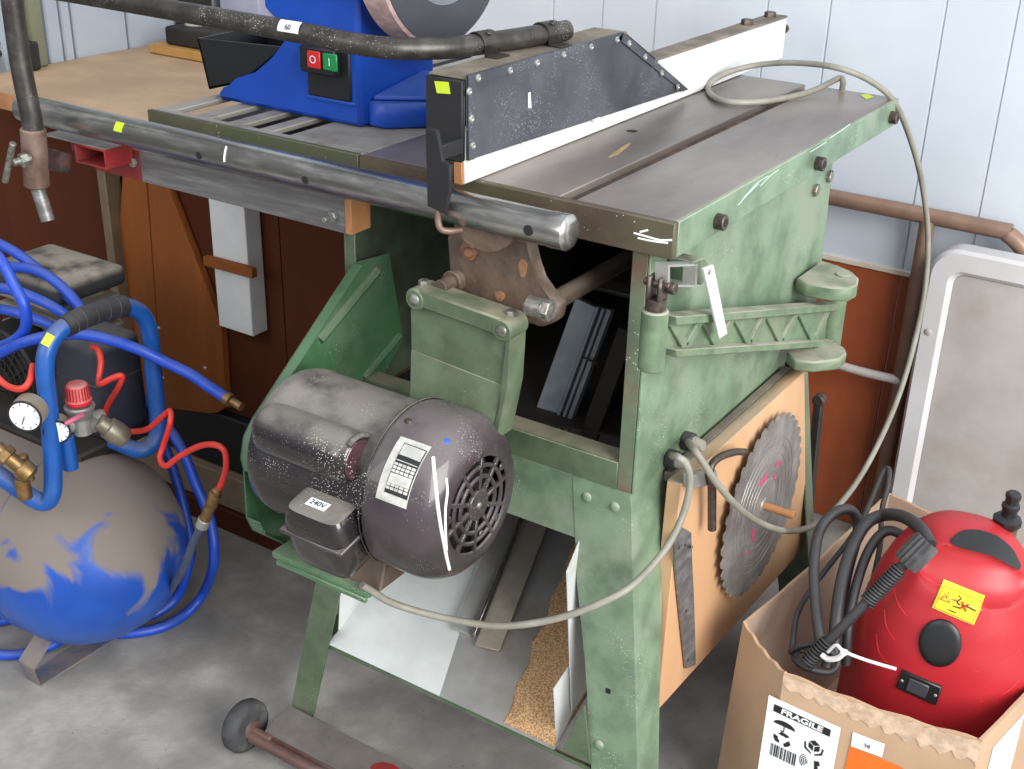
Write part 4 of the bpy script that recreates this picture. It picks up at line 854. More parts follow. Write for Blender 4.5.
# moulded top: rounded outline with raised rim
yP = .855; xL = pt(925, 290, y=yP).x; zT = pt(952, 249, y=yP).z; xRr = 1.15; zB = .0
def rrect(x0, x1, z0, z1, r, y, n=8):
    out = []
    for cx_, cz_, a0 in ((x1 - r, z1 - r, 0), (x0 + r, z1 - r, 1), (x0 + r, z0 + r, 2), (x1 - r, z0 + r, 3)):
        for i in range(n + 1): a = math.pi / 2 * (a0 + i / n); out.append(V((cx_ + r * math.cos(a), y, cz_ + r * math.sin(a))))
    return out
mb = MB(); R = []
i0 = pt(953, 276, y=yP - .004); ix, iz = i0.x, i0.z
for (gx_, gz_, y, r) in ((0, 0, yP + .04, .045), (0, 0, yP + .006, .045), (.005, .005, yP, .042), (ix - xL - .008, zT - iz - .008, yP, .022), (ix - xL, zT - iz, yP + .009, .016)):
    R.append([mb.bm.verts.new(q) for q in rrect(xL + gx_, xRr - gx_, zB + gz_, zT - gz_, r, y)])
mb.skin(R, caps=False); mb.bm.faces.new(R[0]); link('moulded_top', mb, m_ptab, ft)
mb = MB().prism(rrect(ix + .0005, xRr - (ix - xL) - .0005, zB + (zT - iz) + .0005, iz - .0005, .0155, yP + .0085), (0, .002, 0)); lab(link('recessed_panel', mb, m_ptabd, ft), 'stained grey recessed panel')
mb = MB(); mb.dome(pt(928, 332, y=yP), (0, -1, 0), .0062, .003, 16); link('rivet', mb, m_ptabd, ft)
# ================================================================== CARDBOARD BOX
zr = .30
rim = [pt(*q, z=zr) for q in ((743, 622), (784, 673), (982, 741))]; Bk = pt(888, 492, z=zr); D = rim[2] + (Bk - rim[0]) * 1.0 + V((.030, -.02, 0))
rim += [D, Bk]
bot = [V((v.x, v.y, 0)) for v in rim]; bot[0].x -= .012
box = thing('cardboard_box', 'open brown cardboard box marked FRAGILE holding the red pressure washer', 'box', (.24, .3, 0))
names = ['side', 'front_side', 'side', 'side', 'side']
def wobble(a, b, n, amp):
    return [a.lerp(b, i / n) + V((0, 0, amp * math.sin(i * 1.7 + a.x * 40) + (-.006 * math.sin(math.pi * i / n)))) for i in range(n + 1)]
ctr = sum(rim, V()) / 5
fl = None
for i in range(5):
    a, b = rim[i], rim[(i + 1) % 5]; c_, d_ = bot[i], bot[(i + 1) % 5]; nrm = (b - a).cross(V((0, 0, 1))).normalized()
    if nrm.dot(ctr - a) < 0: nrm = -nrm
    top_ = wobble(a, b, 14, .0016 if i in (0, 1) else .0008); low = [c_.lerp(d_, k / 14) + V((0, 0, .0)) for k in range(15)]
    mb = MB(); mb.strip(top_, low, nrm * .004); o = link('side_panel', mb, m_card, box)
    if i == 1: fl = o
    mb = MB(); mb.strip([v + nrm * .0042 - V((0, 0, .002)) for v in top_], [v + nrm * .0042 for v in low], nrm * .0008); link('inner_liner', mb, m_cardin, box)
link('box_floor', MB().prism([v + (ctr - v).normalized() * .006 for v in bot], (0, 0, .004)), m_cardin, box)
mb = MB(); t = wobble(rim[1], rim[2], 40, .0014); u_ = (rim[2] - rim[1]).normalized(); n_ = V((u_.y, -u_.x, 0))
if n_.dot(ctr - rim[1]) > 0: n_ = -n_
mb.strip([v + n_ * .0004 + V((0, 0, -.001 - .0006 * (k % 3))) for k, v in enumerate(t)], [v + n_ * .0004 - V((0, 0, .012 + .010 * abs(math.sin(k * .9)) + .012 * (k / 40))) for k, v in enumerate(t)], n_ * .0006)
lab(link('torn_edge', mb, M('torn_card', S(196, 170, 146), .8, noise=.1, ns=30), box), 'pale torn paper along the rim')
P0, NN = rim[1] + n_ * .0005, n_
fp = lambda px, py, o=0: ptp(px, py, P0 + n_ * o, NN)
tl, tr = fp(769, 695, .0006), fp(841, 728, .0006); U = (tr - tl).normalized(); W = V((0, 0, -1)); lw_ = (tr - tl).length
W = (fp(758, 769, .0006) - tl).normalized(); 
lbl = link('shipping_label', MB().prism([tl, tr, tr + W * .115, tl + W * .115], n_ * .0004), m_paper, box)
fb = lambda a, b, o=.0006: tl + U * (lw_ * a) + W * b + n_ * o
mb = MB()
mb.prism([fb(.09, .0085), fb(.88, .0085), fb(.88, .0190), fb(.09, .0190)], n_ * .0003)
# umbrella
c = fb(.27, .0345); mb.prism([c + U * (.0135 * math.cos(a)) - W * (.0075 * math.sin(a)) for a in [math.pi * i / 10 for i in range(11)]], n_ * .0003)
mb.prism([c + U * -.0006, c + U * .0006, c + U * .0006 + W * .008, c + U * -.0006 + W * .008], n_ * .0003); mb.prism([c + W * .007, c + W * .0085, c + W * .0085 - U * .004, c + W * .007 - U * .004], n_ * .0003)
# recycle: three bent arrows
c = fb(.27, .0535)
for k in range(3):
    a = math.radians(90 + 120 * k); e = lambda ang, r: c + U * (1.12 * r * math.cos(ang)) - W * (r * math.sin(ang))
    mb.prism([e(a - .78, .0104), e(a - .3, .0102), e(a + .2, .0102), e(a + .72, .0078), e(a + .28, .0050), e(a - .2, .0052), e(a - .74, .0056)], n_ * .0003)
# box in hands
c = fb(.70, .0435); e = lambda x, y: c + U * x - W * y
for poly_ in ([(-.006, .006), (0, .010), (.007, .006), (0, .002)], [(-.0065, .0045), (-.0065, -.003), (-.0008, -.0065), (-.0008, .001)], [(.0008, .001), (.0008, -.0065), (.007, -.003), (.007, .0045)], [(-.012, .002), (-.010, .003), (-.009, -.005), (-.002, -.010), (-.002, -.012), (-.011, -.007)], [(.012, .002), (.010, .003), (.009, -.005), (.002, -.010), (.002, -.012), (.011, -.007)]): mb.prism([e(*v) for v in poly_], n_ * .0003)
# barcode
random.seed(3); x = .13
while x < .50:
    w_ = random.choice((.008, .012, .02)); mb.prism([fb(x, .066), fb(x + w_, .066), fb(x + w_, .084), fb(x, .084)], n_ * .0003); x += w_ + random.choice((.01, .018))
c = fb(.72, .069)
for k in range(5): r = .003 + k * .0022; mb.tube([e2 for e2 in [c + U * (-.004 + r * math.cos(a)) - W * (r * math.sin(a)) + n_ * .0004 for a in [2.2 + i * .3 for i in range(7)]]], .0004, 4, 2)
mb.prism([c + U * x_ - W * y_ for x_, y_ in ((.001, .006), (.007, .008), (.009, .002), (.006, .001), (.008, -.006), (.003, -.008), (.002, .000))], n_ * .0003)
link('printed_symbols', mb, m_ink, lbl)
text('fragile_text', 'FRAGILE', .0105, fb(.485, .0138, .0), U, -W, m_paper, lbl, off=.0012, sx=1.32, bold=.00035)
# lot label 58 + orange
a1, a2, a3, a4 = [fp(*q, .0006) for q in ((853, 732), (885, 744), (882, 757), (851, 746))]
o = lab(link('lot_label', MB().prism([a1, a2, a3, a4], n_ * .0004), m_paper, box), 'white lot label'); text('lot_number', '58', .0075, (a1 + a3) / 2 + n_ * .0004 + W * .0018, U, -W, m_ink, o, off=.0006)
a1, a2 = fp(850, 746, .0004), fp(903, 768, .0004); Wd = W
lab(link('orange_label', MB().prism([a1, a2, a2 + Wd * .08, a1 + Wd * .08 - U * .002], n_ * .0003), m_orange, box), 'orange printed label')
# right-hand side: white label with red edge on outer face is beyond the rim
a1, a2 = rim[2], rim[3]; nr = (a2 - a1).normalized(); nO = V((nr.y, -nr.x, 0))
if nO.dot(ctr - a1) > 0: nO = -nO
s0_ = a1.lerp(a2, .10); s1_ = a1.lerp(a2, .30)
link('side_label', MB().prism([s0_ + nO * .0006 - V((0, 0, .035)), s1_ + nO * .0006 - V((0, 0, .035)), s1_ + nO * .0006 - V((0, 0, .16)), s0_ + nO * .0006 - V((0, 0, .16))], nO * .0004), m_paper, box)
# ================================================================== PRESSURE WASHER
wsh = thing('pressure_washer', 'red rounded pressure washer standing in the open cardboard box', 'pressure washer', (.27, .30, .01))
WC = V((.268, .305, 0)); rotw = Matrix.Translation(WC) @ Matrix.Rotation(math.radians(8), 4, 'Z') @ Matrix.Rotation(math.radians(4), 4, 'X')
prof = [(.012, .70), (.02, .84), (.04, .93), (.09, .99), (.15, 1.0), (.22, .985), (.28, .95), (.33, .88), (.37, .80), (.405, .69), (.43, .57), (.447, .44), (.456, .30), (.46, .14), (.461, .02)]
mb = MB(); R = []; NN_ = 72; AX, AY = .118, .110
from bisect import bisect
def pr(z):
    k = min(max(bisect([q[0] for q in prof], z), 1), len(prof) - 1); (z0_, r0), (z1_, r1) = prof[k - 1], prof[k]; return r0 + (r1 - r0) * (z - z0_) / (z1_ - z0_)
zs_ = [prof[0][0] + (prof[-1][0] - prof[0][0]) * (1 - (1 - i / 90) ** 1.35) for i in range(91)]
for z in zs_:
    s = pr(z); r = []
    for i in range(NN_):
        a = 2 * math.pi * i / NN_; ca, sa = math.cos(a), math.sin(a); e = .86
        r.append(mb.bm.verts.new(rotw @ V((AX * s * math.copysign(abs(ca) ** e, ca), AY * s * math.copysign(abs(sa) ** e, sa), z))))
    R.append(r)
mb.skin(R)
bmesh.ops.smooth_vert(mb.bm, verts=mb.bm.verts, factor=.5, use_axis_x=True, use_axis_y=True, use_axis_z=True)
bv0 = mb.bvh()
# handle recess: push in around an ellipse below the grip
hc, hn = aim(972, 588, bv0)
h2, _n = aim(1020, 600, bv0)
uu = V((1, 0, 0)); uu = (uu - hn * uu.dot(hn)).normalized(); vv = hn.cross(uu)
if vv.z < 0: vv = -vv
for v in mb.bm.verts:
    d = v.co - hc; a, b = d.dot(uu) / .062, (d.dot(vv) - .012) / .030
    q = a * a + b * b
    if q < 1 and d.dot(hn) > -.05: v.co -= hn * (.020 * (1 - q) ** .5)
# moulded ribs low on both sides
for k in range(4):
    for sgn in (-1, 1):
        pass
bvw = mb.bvh()
wb_ = link('body_shell', mb, m_red, wsh, 60)
# seam + ribs
def surf(L, off=.0006): 
    P = []
    for q in L:
        h_, n_2 = aim(*q, bvw)
        P.append(h_ + n_2 * off)
    return P
m_redd = M('red_plastic_rib', S(196, 34, 44), .36, noise=.0)
for L in (((905, 560), (918, 572), (934, 582), (950, 588)), ((893, 588), (898, 604), (906, 616)), ((884, 610), (886, 626), (894, 640)), ((876, 634), (878, 650), (886, 662)), ((1018, 622), (1000, 634), (976, 640)), ((1020, 650), (1002, 664), (975, 672)), ((1020, 680), (1004, 694), (980, 702))):
    P = surf(L, -.0016)
    if len(P) > 1: link('moulded_rib', MB().tube(P, .0022, 8, 4), m_redd, wb_)
# grip
L = [(951, 541), (962, 533), (978, 532), (994, 537), (1009, 548), (1019, 566)]
P = surf(L, .002)
if len(P) > 3:
    A = P; B = []
    for q in ((952, 545), (962, 549), (978, 553), (992, 557), (1006, 564), (1018, 571)):
        h_, n_2 = aim(*q, bv0); B.append(h_ + n_2 * .002 if h_ is not None else A[len(B)])
    P = cat(P, 4); B = cat(B, 4)
    A2 = [bv0.find_nearest(p_)[0] + bv0.find_nearest(p_)[1] * .003 for p_ in P]
    mb = MB(); mb.strip(A2, B, -hn * .006); link('grip', mb, m_bplast, wsh)
h_, n_2 = aim(940, 643, bvw); up_ = V((0, 0, 1)); u_2 = up_.cross(n_2).normalized()
mb = MB(); v_2 = n_2.cross(u_2); R = []
for t, s in ((-.002, 1), (.002, 1), (.004, .93), (.005, .75), (.0055, .4), (.0055, .02)): R.append([mb.bm.verts.new(h_ + n_2 * t + u_2 * (.0235 * s * math.cos(a)) + v_2 * (.030 * s * math.sin(a))) for a in [i * math.pi / 16 for i in range(32)]])
mb.skin(R); lab(link('round_cap', mb, m_bplast, wsh), 'glossy black oval cap')
h_, n_2 = aim(958, 604, bvw); u_2 = V((0, 0, 1)).cross(n_2).normalized(); v_2 = n_2.cross(u_2); al_ = math.radians(-10); ur = u_2 * math.cos(al_) + v_2 * math.sin(al_); vr_ = n_2.cross(ur)
wl = link('warning_label', decal(bvw, h_, n_2, ur, .048, .032, off=.001), m_yell, wsh)
mb = MB(); e = lambda x, y: h_ + n_2 * .0022 + ur * x + vr_ * y
def line(L, w): mb.tube([e(*q) for q in L], w, 5, 1)
for L in (((-.022, .014), (.022, .014)), ((-.022, -.014), (.022, -.014)), ((-.022, .014), (-.022, -.014)), ((.022, .014), (.022, -.014))): line(L, .0003)
line(((-.003, .010), (.001, .008), (-.002, .003), (.002, .0)), .0009); line(((.004, .001), (.012, .002), (.020, .001)), .0009); line(((-.004, -.004), (.003, -.003)), .0007); line(((-.007, -.010), (.002, -.010)), .0006); line(((-.014, .005), (-.014, .001)), .0006)
link('label_drawing', mb, m_ink, wl)
mb = MB(); line(((-.019, -.002), (-.0145, .009), (-.009, -.002), (-.019, -.002)), .0006); line(((.003, .005), (.011, -.004)), .0009); line(((.011, .005), (.003, -.004)), .0009); link('label_warning', mb, m_inkr, wl)
h_, n_2 = aim(919, 687, bvw); u_2 = V((0, 0, 1)).cross(n_2).normalized(); v_2 = n_2.cross(u_2); al_ = math.radians(-6); ur = u_2 * math.cos(al_) + v_2 * math.sin(al_); vr_ = n_2.cross(ur)
fm = Matrix(((ur.x, vr_.x, n_2.x, h_.x), (ur.y, vr_.y, n_2.y, h_.y), (ur.z, vr_.z, n_2.z, h_.z), (0, 0, 0, 1)))
sw = link('switch_plate', MB().box(-.024, .024, -.0135, .0135, -.003, .003, .0015, fm), m_bplast, wsh)
mb = MB(); mb.box(-.013, .011, -.009, .009, .003, .005, .001, fm); link('rocker_switch', mb, m_disc, sw)
each('screw', [MB().dome(fm @ V((x, 0, .003)), n_2, .0022, .001, 10) for x in (-.020, .020)], m_chrome, sw, 'silver screw')
# outlet coupling
b0, _n2 = aim(1006, 527, bvw)
if b0 is None: b0 = rotw @ V((.05, .03, .455))
d_ = (rotw.to_3x3() @ V((.02, .02, 1))).normalized()
mb = MB(); mb.cyl(b0 - d_ * .02, b0 + d_ * .006, .014, n=20); lab(link('brass_collar', mb, m_brass, wsh), 'brass collar')
mb = MB(); mb.lathe(b0 + d_ * .004, d_, [(0, .015), (.002, .0165), (.010, .0165), (.012, .013), (.014, .009), (.022, .009), (.024, .0105), (.029, .0105), (.031, .008), (.036, .008), (.038, .009), (.044, .009), (.046, .0065)], 8); link('hose_coupling', mb, m_bplast, wsh)
# --------------- hoses in the box
def hose(name, label, catg, L, r, mat, group=None, sub=6, n=10, parent=None):
    mb = MB().tube(L, r, n, sub); o = link(name, mb, mat, parent)
    return tag(o, label, catg, group) if parent is None else (lab(o, label) if label else o)
B = lambda a, b, y: pt(a, b, y=y)
hose('thick_hose', 'thick black hose looping highest over the left part of the box', 'hose', [B(822, 655, .16), B(816, 610, .19), B(814, 565, .23), B(820, 530, .27), B(836, 512, .30), B(852, 511, .32), B(858, 530, .32), B(848, 570, .29), B(838, 620, .24), B(826, 668, .20)], .0068, m_rubber)
hose('pressure_hose', 'black hose arching from the box centre toward the red washer', 'hose', [B(834, 660, .17), B(836, 620, .19), B(842, 580, .22), B(852, 548, .25), B(866, 524, .28), B(884, 515, .30), B(904, 517, .27), B(922, 530, .23), B(930, 545, .205)], .0078, m_rubber, 'black pressure hoses in the cardboard box')
hose('pressure_hose', 'black hose running just under the arching hose, inner loop', 'hose', [B(846, 664, .19), B(848, 628, .20), B(855, 590, .23), B(868, 552, .26), B(884, 532, .28), B(900, 534, .285), B(910, 548, .28)], .0062, m_rubber, 'black pressure hoses in the cardboard box')
hose('power_lead', 'thin black lead standing up in a narrow loop above the box rim', 'cord', [B(792, 650, .16), B(797, 615, .20), B(812, 588, .24), B(832, 562, .28), B(852, 536, .32), B(866, 512, .35), B(876, 488, .38), B(884, 471, .40), B(889, 470, .40), B(888, 486, .38), B(882, 510, .36), B(880, 545, .33), B(872, 585, .28)], .0036, m_rubber, 'thin black leads in the cardboard box')
hose('power_lead', 'thin black lead bunched in the near left corner of the box', 'cord', [B(790, 652, .15), B(806, 645, .15), B(824, 648, .16), B(838, 660, .16), B(830, 672, .15), B(806, 668, .14), B(794, 658, .15), B(800, 650, .17), B(822, 656, .18)], .0038, m_rubber, 'thin black leads in the cardboard box')
lance = thing('spray_lance', 'black spray lance with a spring sleeve lying diagonally across the box', 'spray lance', B(860, 600, .2))
a, b = B(806, 664, .13), B(908, 560, .195)
link('lance_tube', MB().tube([a, a.lerp(b, .5), b], .0062, 14, 3), m_rubber, lance)
d = (b - a).normalized(); fr2, u2, v2 = frame(d)
L = (b - a).length; ms = []
for s0, s1, k in ((.0, .22, 9), (.60, .92, 14)):
    mb = MB(); ms.append(mb); mb.tube([a + d * (L * (s0 + (s1 - s0) * i / (k * 10))) + u2 * (.0088 * math.cos(i * 2 * math.pi / 10)) + v2 * (.0088 * math.sin(i * 2 * math.pi / 10)) for i in range(k * 10 + 1)], .0016, 6, 1)
each('spring_sleeve', ms, m_rubber, lance)
h0 = B(905, 564, .192); h1 = B(923, 546, .205); d = (h1 - h0).normalized()
mb = MB(); L = (h1 - h0).length + .008; R = []; fr2, u2, v2 = frame(d)
for t, s in ((0, .9), (.003, 1), (L - .003, 1), (L, .9)): R.append([mb.bm.verts.new(h0 + d * t + u2 * ((.0145 if i % 2 else .0165) * s * math.cos(i * math.pi / 16)) + v2 * ((.0145 if i % 2 else .0165) * s * math.sin(i * math.pi / 16))) for i in range(32)])
mb.skin(R); link('knurled_nut', mb, m_tyre, lance)
tie = [B(828, 652, .125), B(836, 645, .12), B(842, 650, .12), B(852, 655, .12), B(872, 662, .12), B(896, 669, .12)]
mb = MB(); mb.tube(tie, .0020, 6, 4); mb.box(-.004, .004, -.003, .003, -.003, .003, .001, Matrix.Translation(B(844, 652, .118))); mb.tube([B(822, 655, .125), B(828, 659, .122), B(838, 658, .12), B(845, 652, .12)], .0034, 6, 4)
tag(link('cable_tie', mb, m_tie), 'white nylon cable tie with its tail pointing at the washer switch', 'cable tie')
# ================================================================== AIR COMPRESSOR
cmp_ = thing('air_compressor', 'dusty blue air compressor tank with pump and blue tube handle', 'air compressor', (-.98, -.10, 0))
tc_ = V((-.872, -.098, .197)); RT_ = .146
prof = [(-.62, .02), (-.60, .07), (-.56, .118), (-.50, .143)] + [(-.48 + .44 * i / 8, .146) for i in range(9)] + [(.02, .1445), (.05, .136), (.08, .120), (.108, .096), (.130, .066), (.142, .038), (.1465, .012), (.147, .001)]
tk = link('tank', MB().lathe(tc_, (1, 0, 0), prof, 64), m_tank, cmp_)
mb = MB(); mb.tube([tc_ + V((-.035, RT_ * math.cos(a), RT_ * math.sin(a))) for a in [i * math.pi / 24 for i in range(49)]], .0016, 6, 1); link('weld_seam', mb, m_tank, tk)
m_foot = M('foot_paint', S(80, 92, 120), .5, col2=S(128, 118, 112), ns=12, thr=.5)
for xf in (-.90, -1.30):
    mb = MB(); w = .035
    P = [(-.215, .055), (-.195, .002), (-.09, .002), (.015, .002), (.03, .055)]
    P = [(-.165, .072), (-.212, .035), (-.205, .0), (.005, .0), (.012, .035), (-.03, .072)]
    A = [V((xf - w / 2, y, z)) for y, z in P]; Bq = [V((xf + w / 2, y, z)) for y, z in P]; mb.strip(A, Bq, (0, 0, .003)); ft_ = link('foot', mb, m_foot, cmp_)
mb = MB(); mb.dome(V((-.892, -.185, .003)), (0, 0, 1), .004, .001, 10); mb.bm.free()
# handle
hx = -.80
HP = [V((-1.35, -.245, .33)), V((-1.15, -.242, .332)), V((-1.0, -.240, .334)), V((-.90, -.238, .336)), pt(20, 489, x=-.84), pt(38, 501, x=-.815), pt(51, 497, x=hx), pt(53, 470, x=hx), pt(49, 410, x=hx), pt(45, 372, x=hx), pt(48, 348, x=hx), pt(60, 330, x=hx), pt(80, 319, x=hx), pt(104, 310, x=hx), pt(128, 307, x=hx), pt(143, 316, x=hx), pt(150, 336, x=hx), pt(154, 380, x=hx), pt(158, 425, x=hx), pt(153, 443, x=hx), pt(138, 450, x=hx - .01), pt(112, 440, x=hx - .05)]
HP[0:5] = [pt(-60, 440, x=-.92), pt(-20, 462, x=-.88), pt(6, 480, x=-.85)]
link('handle', MB().tube(HP, .0122, 18, 6), m_bhand, cmp_)
mb = MB(); gp = [pt(a_, b_, x=hx) for a_, b_ in ((64, 327), (80, 319), (104, 310), (124, 306))]; mb.tube(gp, .0150, 20, 4)
gr = lab(link('grip', mb, m_rubber, cmp_), 'black foam grip')
mb = MB(); Q = cat(gp, 4)
for k in (2, 4, 6, 8, 10): t = (Q[k + 1] - Q[k]).normalized(); _d, u, v = frame(t); mb.tube([Q[k] + u * (.0151 * math.cos(a)) + v * (.0151 * math.sin(a)) for a in [i * math.pi / 8 for i in range(17)]], .0007, 5, 1)
link('grip_ring', mb, m_tyre, gr)
hq = pt(47, 341, x=hx); d1 = (pt(56, 331, x=hx) - pt(43, 352, x=hx)).normalized(); vd = (CAM - hq).normalized(); sd_ = d1.cross(vd).normalized(); n3 = sd_.cross(d1); n3 = n3 if n3.dot(vd) > 0 else -n3
mb = MB(); A = [hq + d1 * (t * .016) + sd_ * (.0065) * s + n3 * .0120 for t, s in ((-.5, -1), (.5, -1))]
mb.prism([hq + d1 * -.008 - sd_ * .0055 + n3 * .0118, hq + d1 * .008 - sd_ * .0055 + n3 * .0122, hq + d1 * .008 + sd_ * .0055 + n3 * .0122, hq + d1 * -.008 + sd_ * .0055 + n3 * .0118], n3 * .0006); lab(link('lot_sticker', mb, m_yel, cmp_), 'fluorescent yellow sticker')
# pump, shroud
m_shr = M('dark_shroud', S(44, 46, 58), .5, noise=.05, dust=S(110, 106, 100), da=.6)
cx_ = pt(84, 375, y=-.03)
mb = MB(); c = V((-.865, -.035, .46)); sx0, sx1 = pt(48, 380, y=-.05).x, pt(97, 380, y=-.05).x; sz1 = pt(75, 334, y=-.03).z; mb.box(sx0, sx1, -.05, .04, .345, sz1, .018, seg=4); sh = link('motor_shroud', mb, m_shr, cmp_)
mb = MB(); mb.box(sx0 + .003, sx1 + .0012, -.0512, .03, .440, .4415, .0003); link('shroud_seam', mb, m_tyre, sh)
mb = MB()
hy0 = .01; hq1 = pt(60, 302, y=hy0); hz = hq1.z - .012
for k in range(6): z = hz - .10 + k * .016; mb.box(hq1.x - .17, hq1.x - .01, hy0 + .01, hy0 + .12, z, z + .006, .002)
mb.box(hq1.x - .15, hq1.x - .03, hy0 + .02, hy0 + .11, .34, hz - .001, .006); link('cylinder_head', mb, M('dusty_alloy', S(138, 134, 124), .6, .3, dust=DUST, da=.9), cmp_)
mb = MB(); mb.box(hq1.x - .18, hq1.x, hy0, hy0 + .13, hz, hz + .034, .012, seg=3); link('head_cover', mb, M('dusty_dark_cover', S(52, 54, 54), .5, dust=S(160, 152, 138), da=1), cmp_)
fc = pt(8, 375, x=-.97); mb = MB(); fc = pt(2, 378, y=-.03)
for r in (.02, .035, .05, .065, .078): mb.tube([fc + V((.25 * r * math.cos(a) * 0, 0, 0)) + V((r * math.cos(a), -.002 * (1 - r * 10), r * math.sin(a))) for a in [i * math.pi / 16 for i in range(33)]], .0014, 5, 1)
for i in range(16): a = i * math.pi / 8; mb.beam(fc + V((.018 * math.cos(a), 0, .018 * math.sin(a))), fc + V((.078 * math.cos(a + .5), 0, .078 * math.sin(a + .5))), .002, .003, (0, 1, 0), 0)
link('fan_guard', mb, m_dark, cmp_)
mb = MB(); mb.cyl(fc + V((0, .004, 0)), fc + V((0, .06, 0)), .082, n=32, bev=.004); link('fan_housing', mb, m_black, cmp_)
mb = MB(); mb.box(-1.16, -.86, -.10, .06, .33, .352, .004); link('motor_base', mb, m_dark, cmp_)
mb = MB(); q = [pt(*a, y=-.052) for a in ((50, 353), (54, 356), (55, 382), (51, 378))]; mb.prism(q, (0, -.001, 0)); link('rating_plate', mb, m_clr, sh)
# regulator assembly in front of tank top
rg = pt(78, 418, x=-.79)
mb = MB(); mb.lathe(pt(79, 403, x=-.79), (0, 0, 1), [(0, .0155), (.003, .0175), (.006, .0175), (.008, .0158), (.026, .0145), (.029, .012), (.0295, .010)], 24)
kn = lab(link('regulator_knob', mb, m_redpaint if False else M('red_knob', S(206, 36, 54), .4, noise=.04, dust=S(170, 130, 120), da=1.), cmp_), 'ribbed red knob')
mb = MB(); kc = pt(79, 403, x=-.79)
for i in range(24): a = i * math.pi / 12; mb.beam(kc + V((.0155 * math.cos(a), .0155 * math.sin(a), .009)), kc + V((.0145 * math.cos(a), .0145 * math.sin(a), .026)), .0014, .0016, (math.cos(a), math.sin(a), .1), 0)
link('knob_rib', mb, m_redpaint, kn)
mb = MB(); mb.cyl(kc - V((0, 0, .002)), kc - V((0, 0, .022)), .0205, .015, n=24, bev=.002); mb.cyl(kc - V((.0, 0, .02)), kc - V((0, 0, .045)), .013, n=16)
rb_ = V((kc.x, kc.y, kc.z - .030)); mb.cyl(rb_ + V((-.012, -.028, 0)), rb_ + V((-.0, .035, -.004)), .0105, n=16); mb.cyl(rb_ + V((.0, 0, 0)), rb_ + V((.0, .02, -.01)), .012, n=16)
link('regulator_body', mb, m_chrome, cmp_)
def gauge(px, py, x, d, r):
    c = pt(px, py, x=x); d = V(d).normalized(); mb = MB(); mb.lathe(c - d * .024, d, [(0, r * .8), (.003, r), (.022, r), (.024, r), (.0245, r * .92)], 32); g = link('gauge_body', mb, M('gauge_case', S(150, 140, 122), .5, .2, noise=.05), cmp_)
    mb = MB(); mb.cyl(c + d * .0006, c + d * .0014, r * .90, n=32, bev=.0001); f = lab(link('gauge_face', mb, m_paper, g), 'white dial face')
    mb = MB(); _d, u, v = frame(d); mb.beam(c + d * .002, c + d * .002 + (u * .4 + v * .9) * (r * .6), .0012, .0006, d, 0)
    for i in range(9): a = .7 + i * .6; e = u * math.cos(a) + v * math.sin(a); mb.beam(c + d * .0016 + e * (r * .7), c + d * .0016 + e * (r * .85), .001, .0005, d, 0)
    link('gauge_needle', mb, m_ink, cmp_)
    mb = MB(); mb.tube([c + d * .001 + u * (r * .96 * math.cos(a)) + v * (r * .96 * math.sin(a)) for a in [i * math.pi / 12 for i in range(25)]], .0016, 6, 1); link('gauge_rim', mb, m_black, g)
gauge(25, 416, -.80, (.45, -.85, -.05), .0225)
gauge(57, 432, -.79, (.75, -.60, -.05), .017)
mb = MB(); c = pt(65, 424, x=-.77); mb.beam(c, pt(84, 414, x=-.77), .007, .006, (0, 0, 1), .002); lab(link('pink_lever', mb, M('pink_lever', S(190, 96, 120), .5, noise=.05), cmp_), 'faded pink lever')
mb = MB(); a, b = pt(98, 421, x=-.78), pt(124, 438, x=-.76); d = (b - a).normalized(); mb.lathe(a, d, [(0, .010), (.002, .012), (.014, .012), (.016, .0155), (.030, .0165), (.042, .0150), (.046, .0125), (.047, .006), (.040, .005)], 24); cp = lab(link('quick_coupler', mb, m_brass if False else M('dull_nickel', S(150, 142, 126), .35, .8, noise=.1, dust=DUST, da=.5), cmp_), 'dull metal quick coupler')
mb = MB(); a = pt(66, 436, x=-.80); mb.cyl(a, a - V((0, 0, .05)), .0105, n=16); lab(link('riser_pipe', mb, m_bhand, cmp_), 'blue riser pipe')
mb = MB(); a, b = pt(-4, 447, x=-.83), pt(24, 470, x=-.80); d = (b - a).normalized(); mb.cyl(a, b, .0095, n=16); mb.lathe(b - d * .006, d, [(0, .013), (.003, .014), (.016, .0135), (.020, .009)], 20); mb.hexa(a + d * .010, d, .014, .012); mb.cyl(pt(22, 455, x=-.81), pt(30, 480, x=-.81), .007, n=12); mb.cyl(pt(22, 478, x=-.81), pt(22, 478, x=-.81) - V((0, 0, .03)), .010, n=16)
lab(link('brass_valve', mb, m_brass, cmp_), 'dusty brass valve')
hose('red_tube', 'red plastic tube', 'hose', [pt(-8, 372, y=-.20), pt(6, 385, y=-.20), pt(20, 389, y=-.20), pt(29, 382, y=-.19), pt(33, 365, y=-.17)], .0045, m_hoser, parent=cmp_)
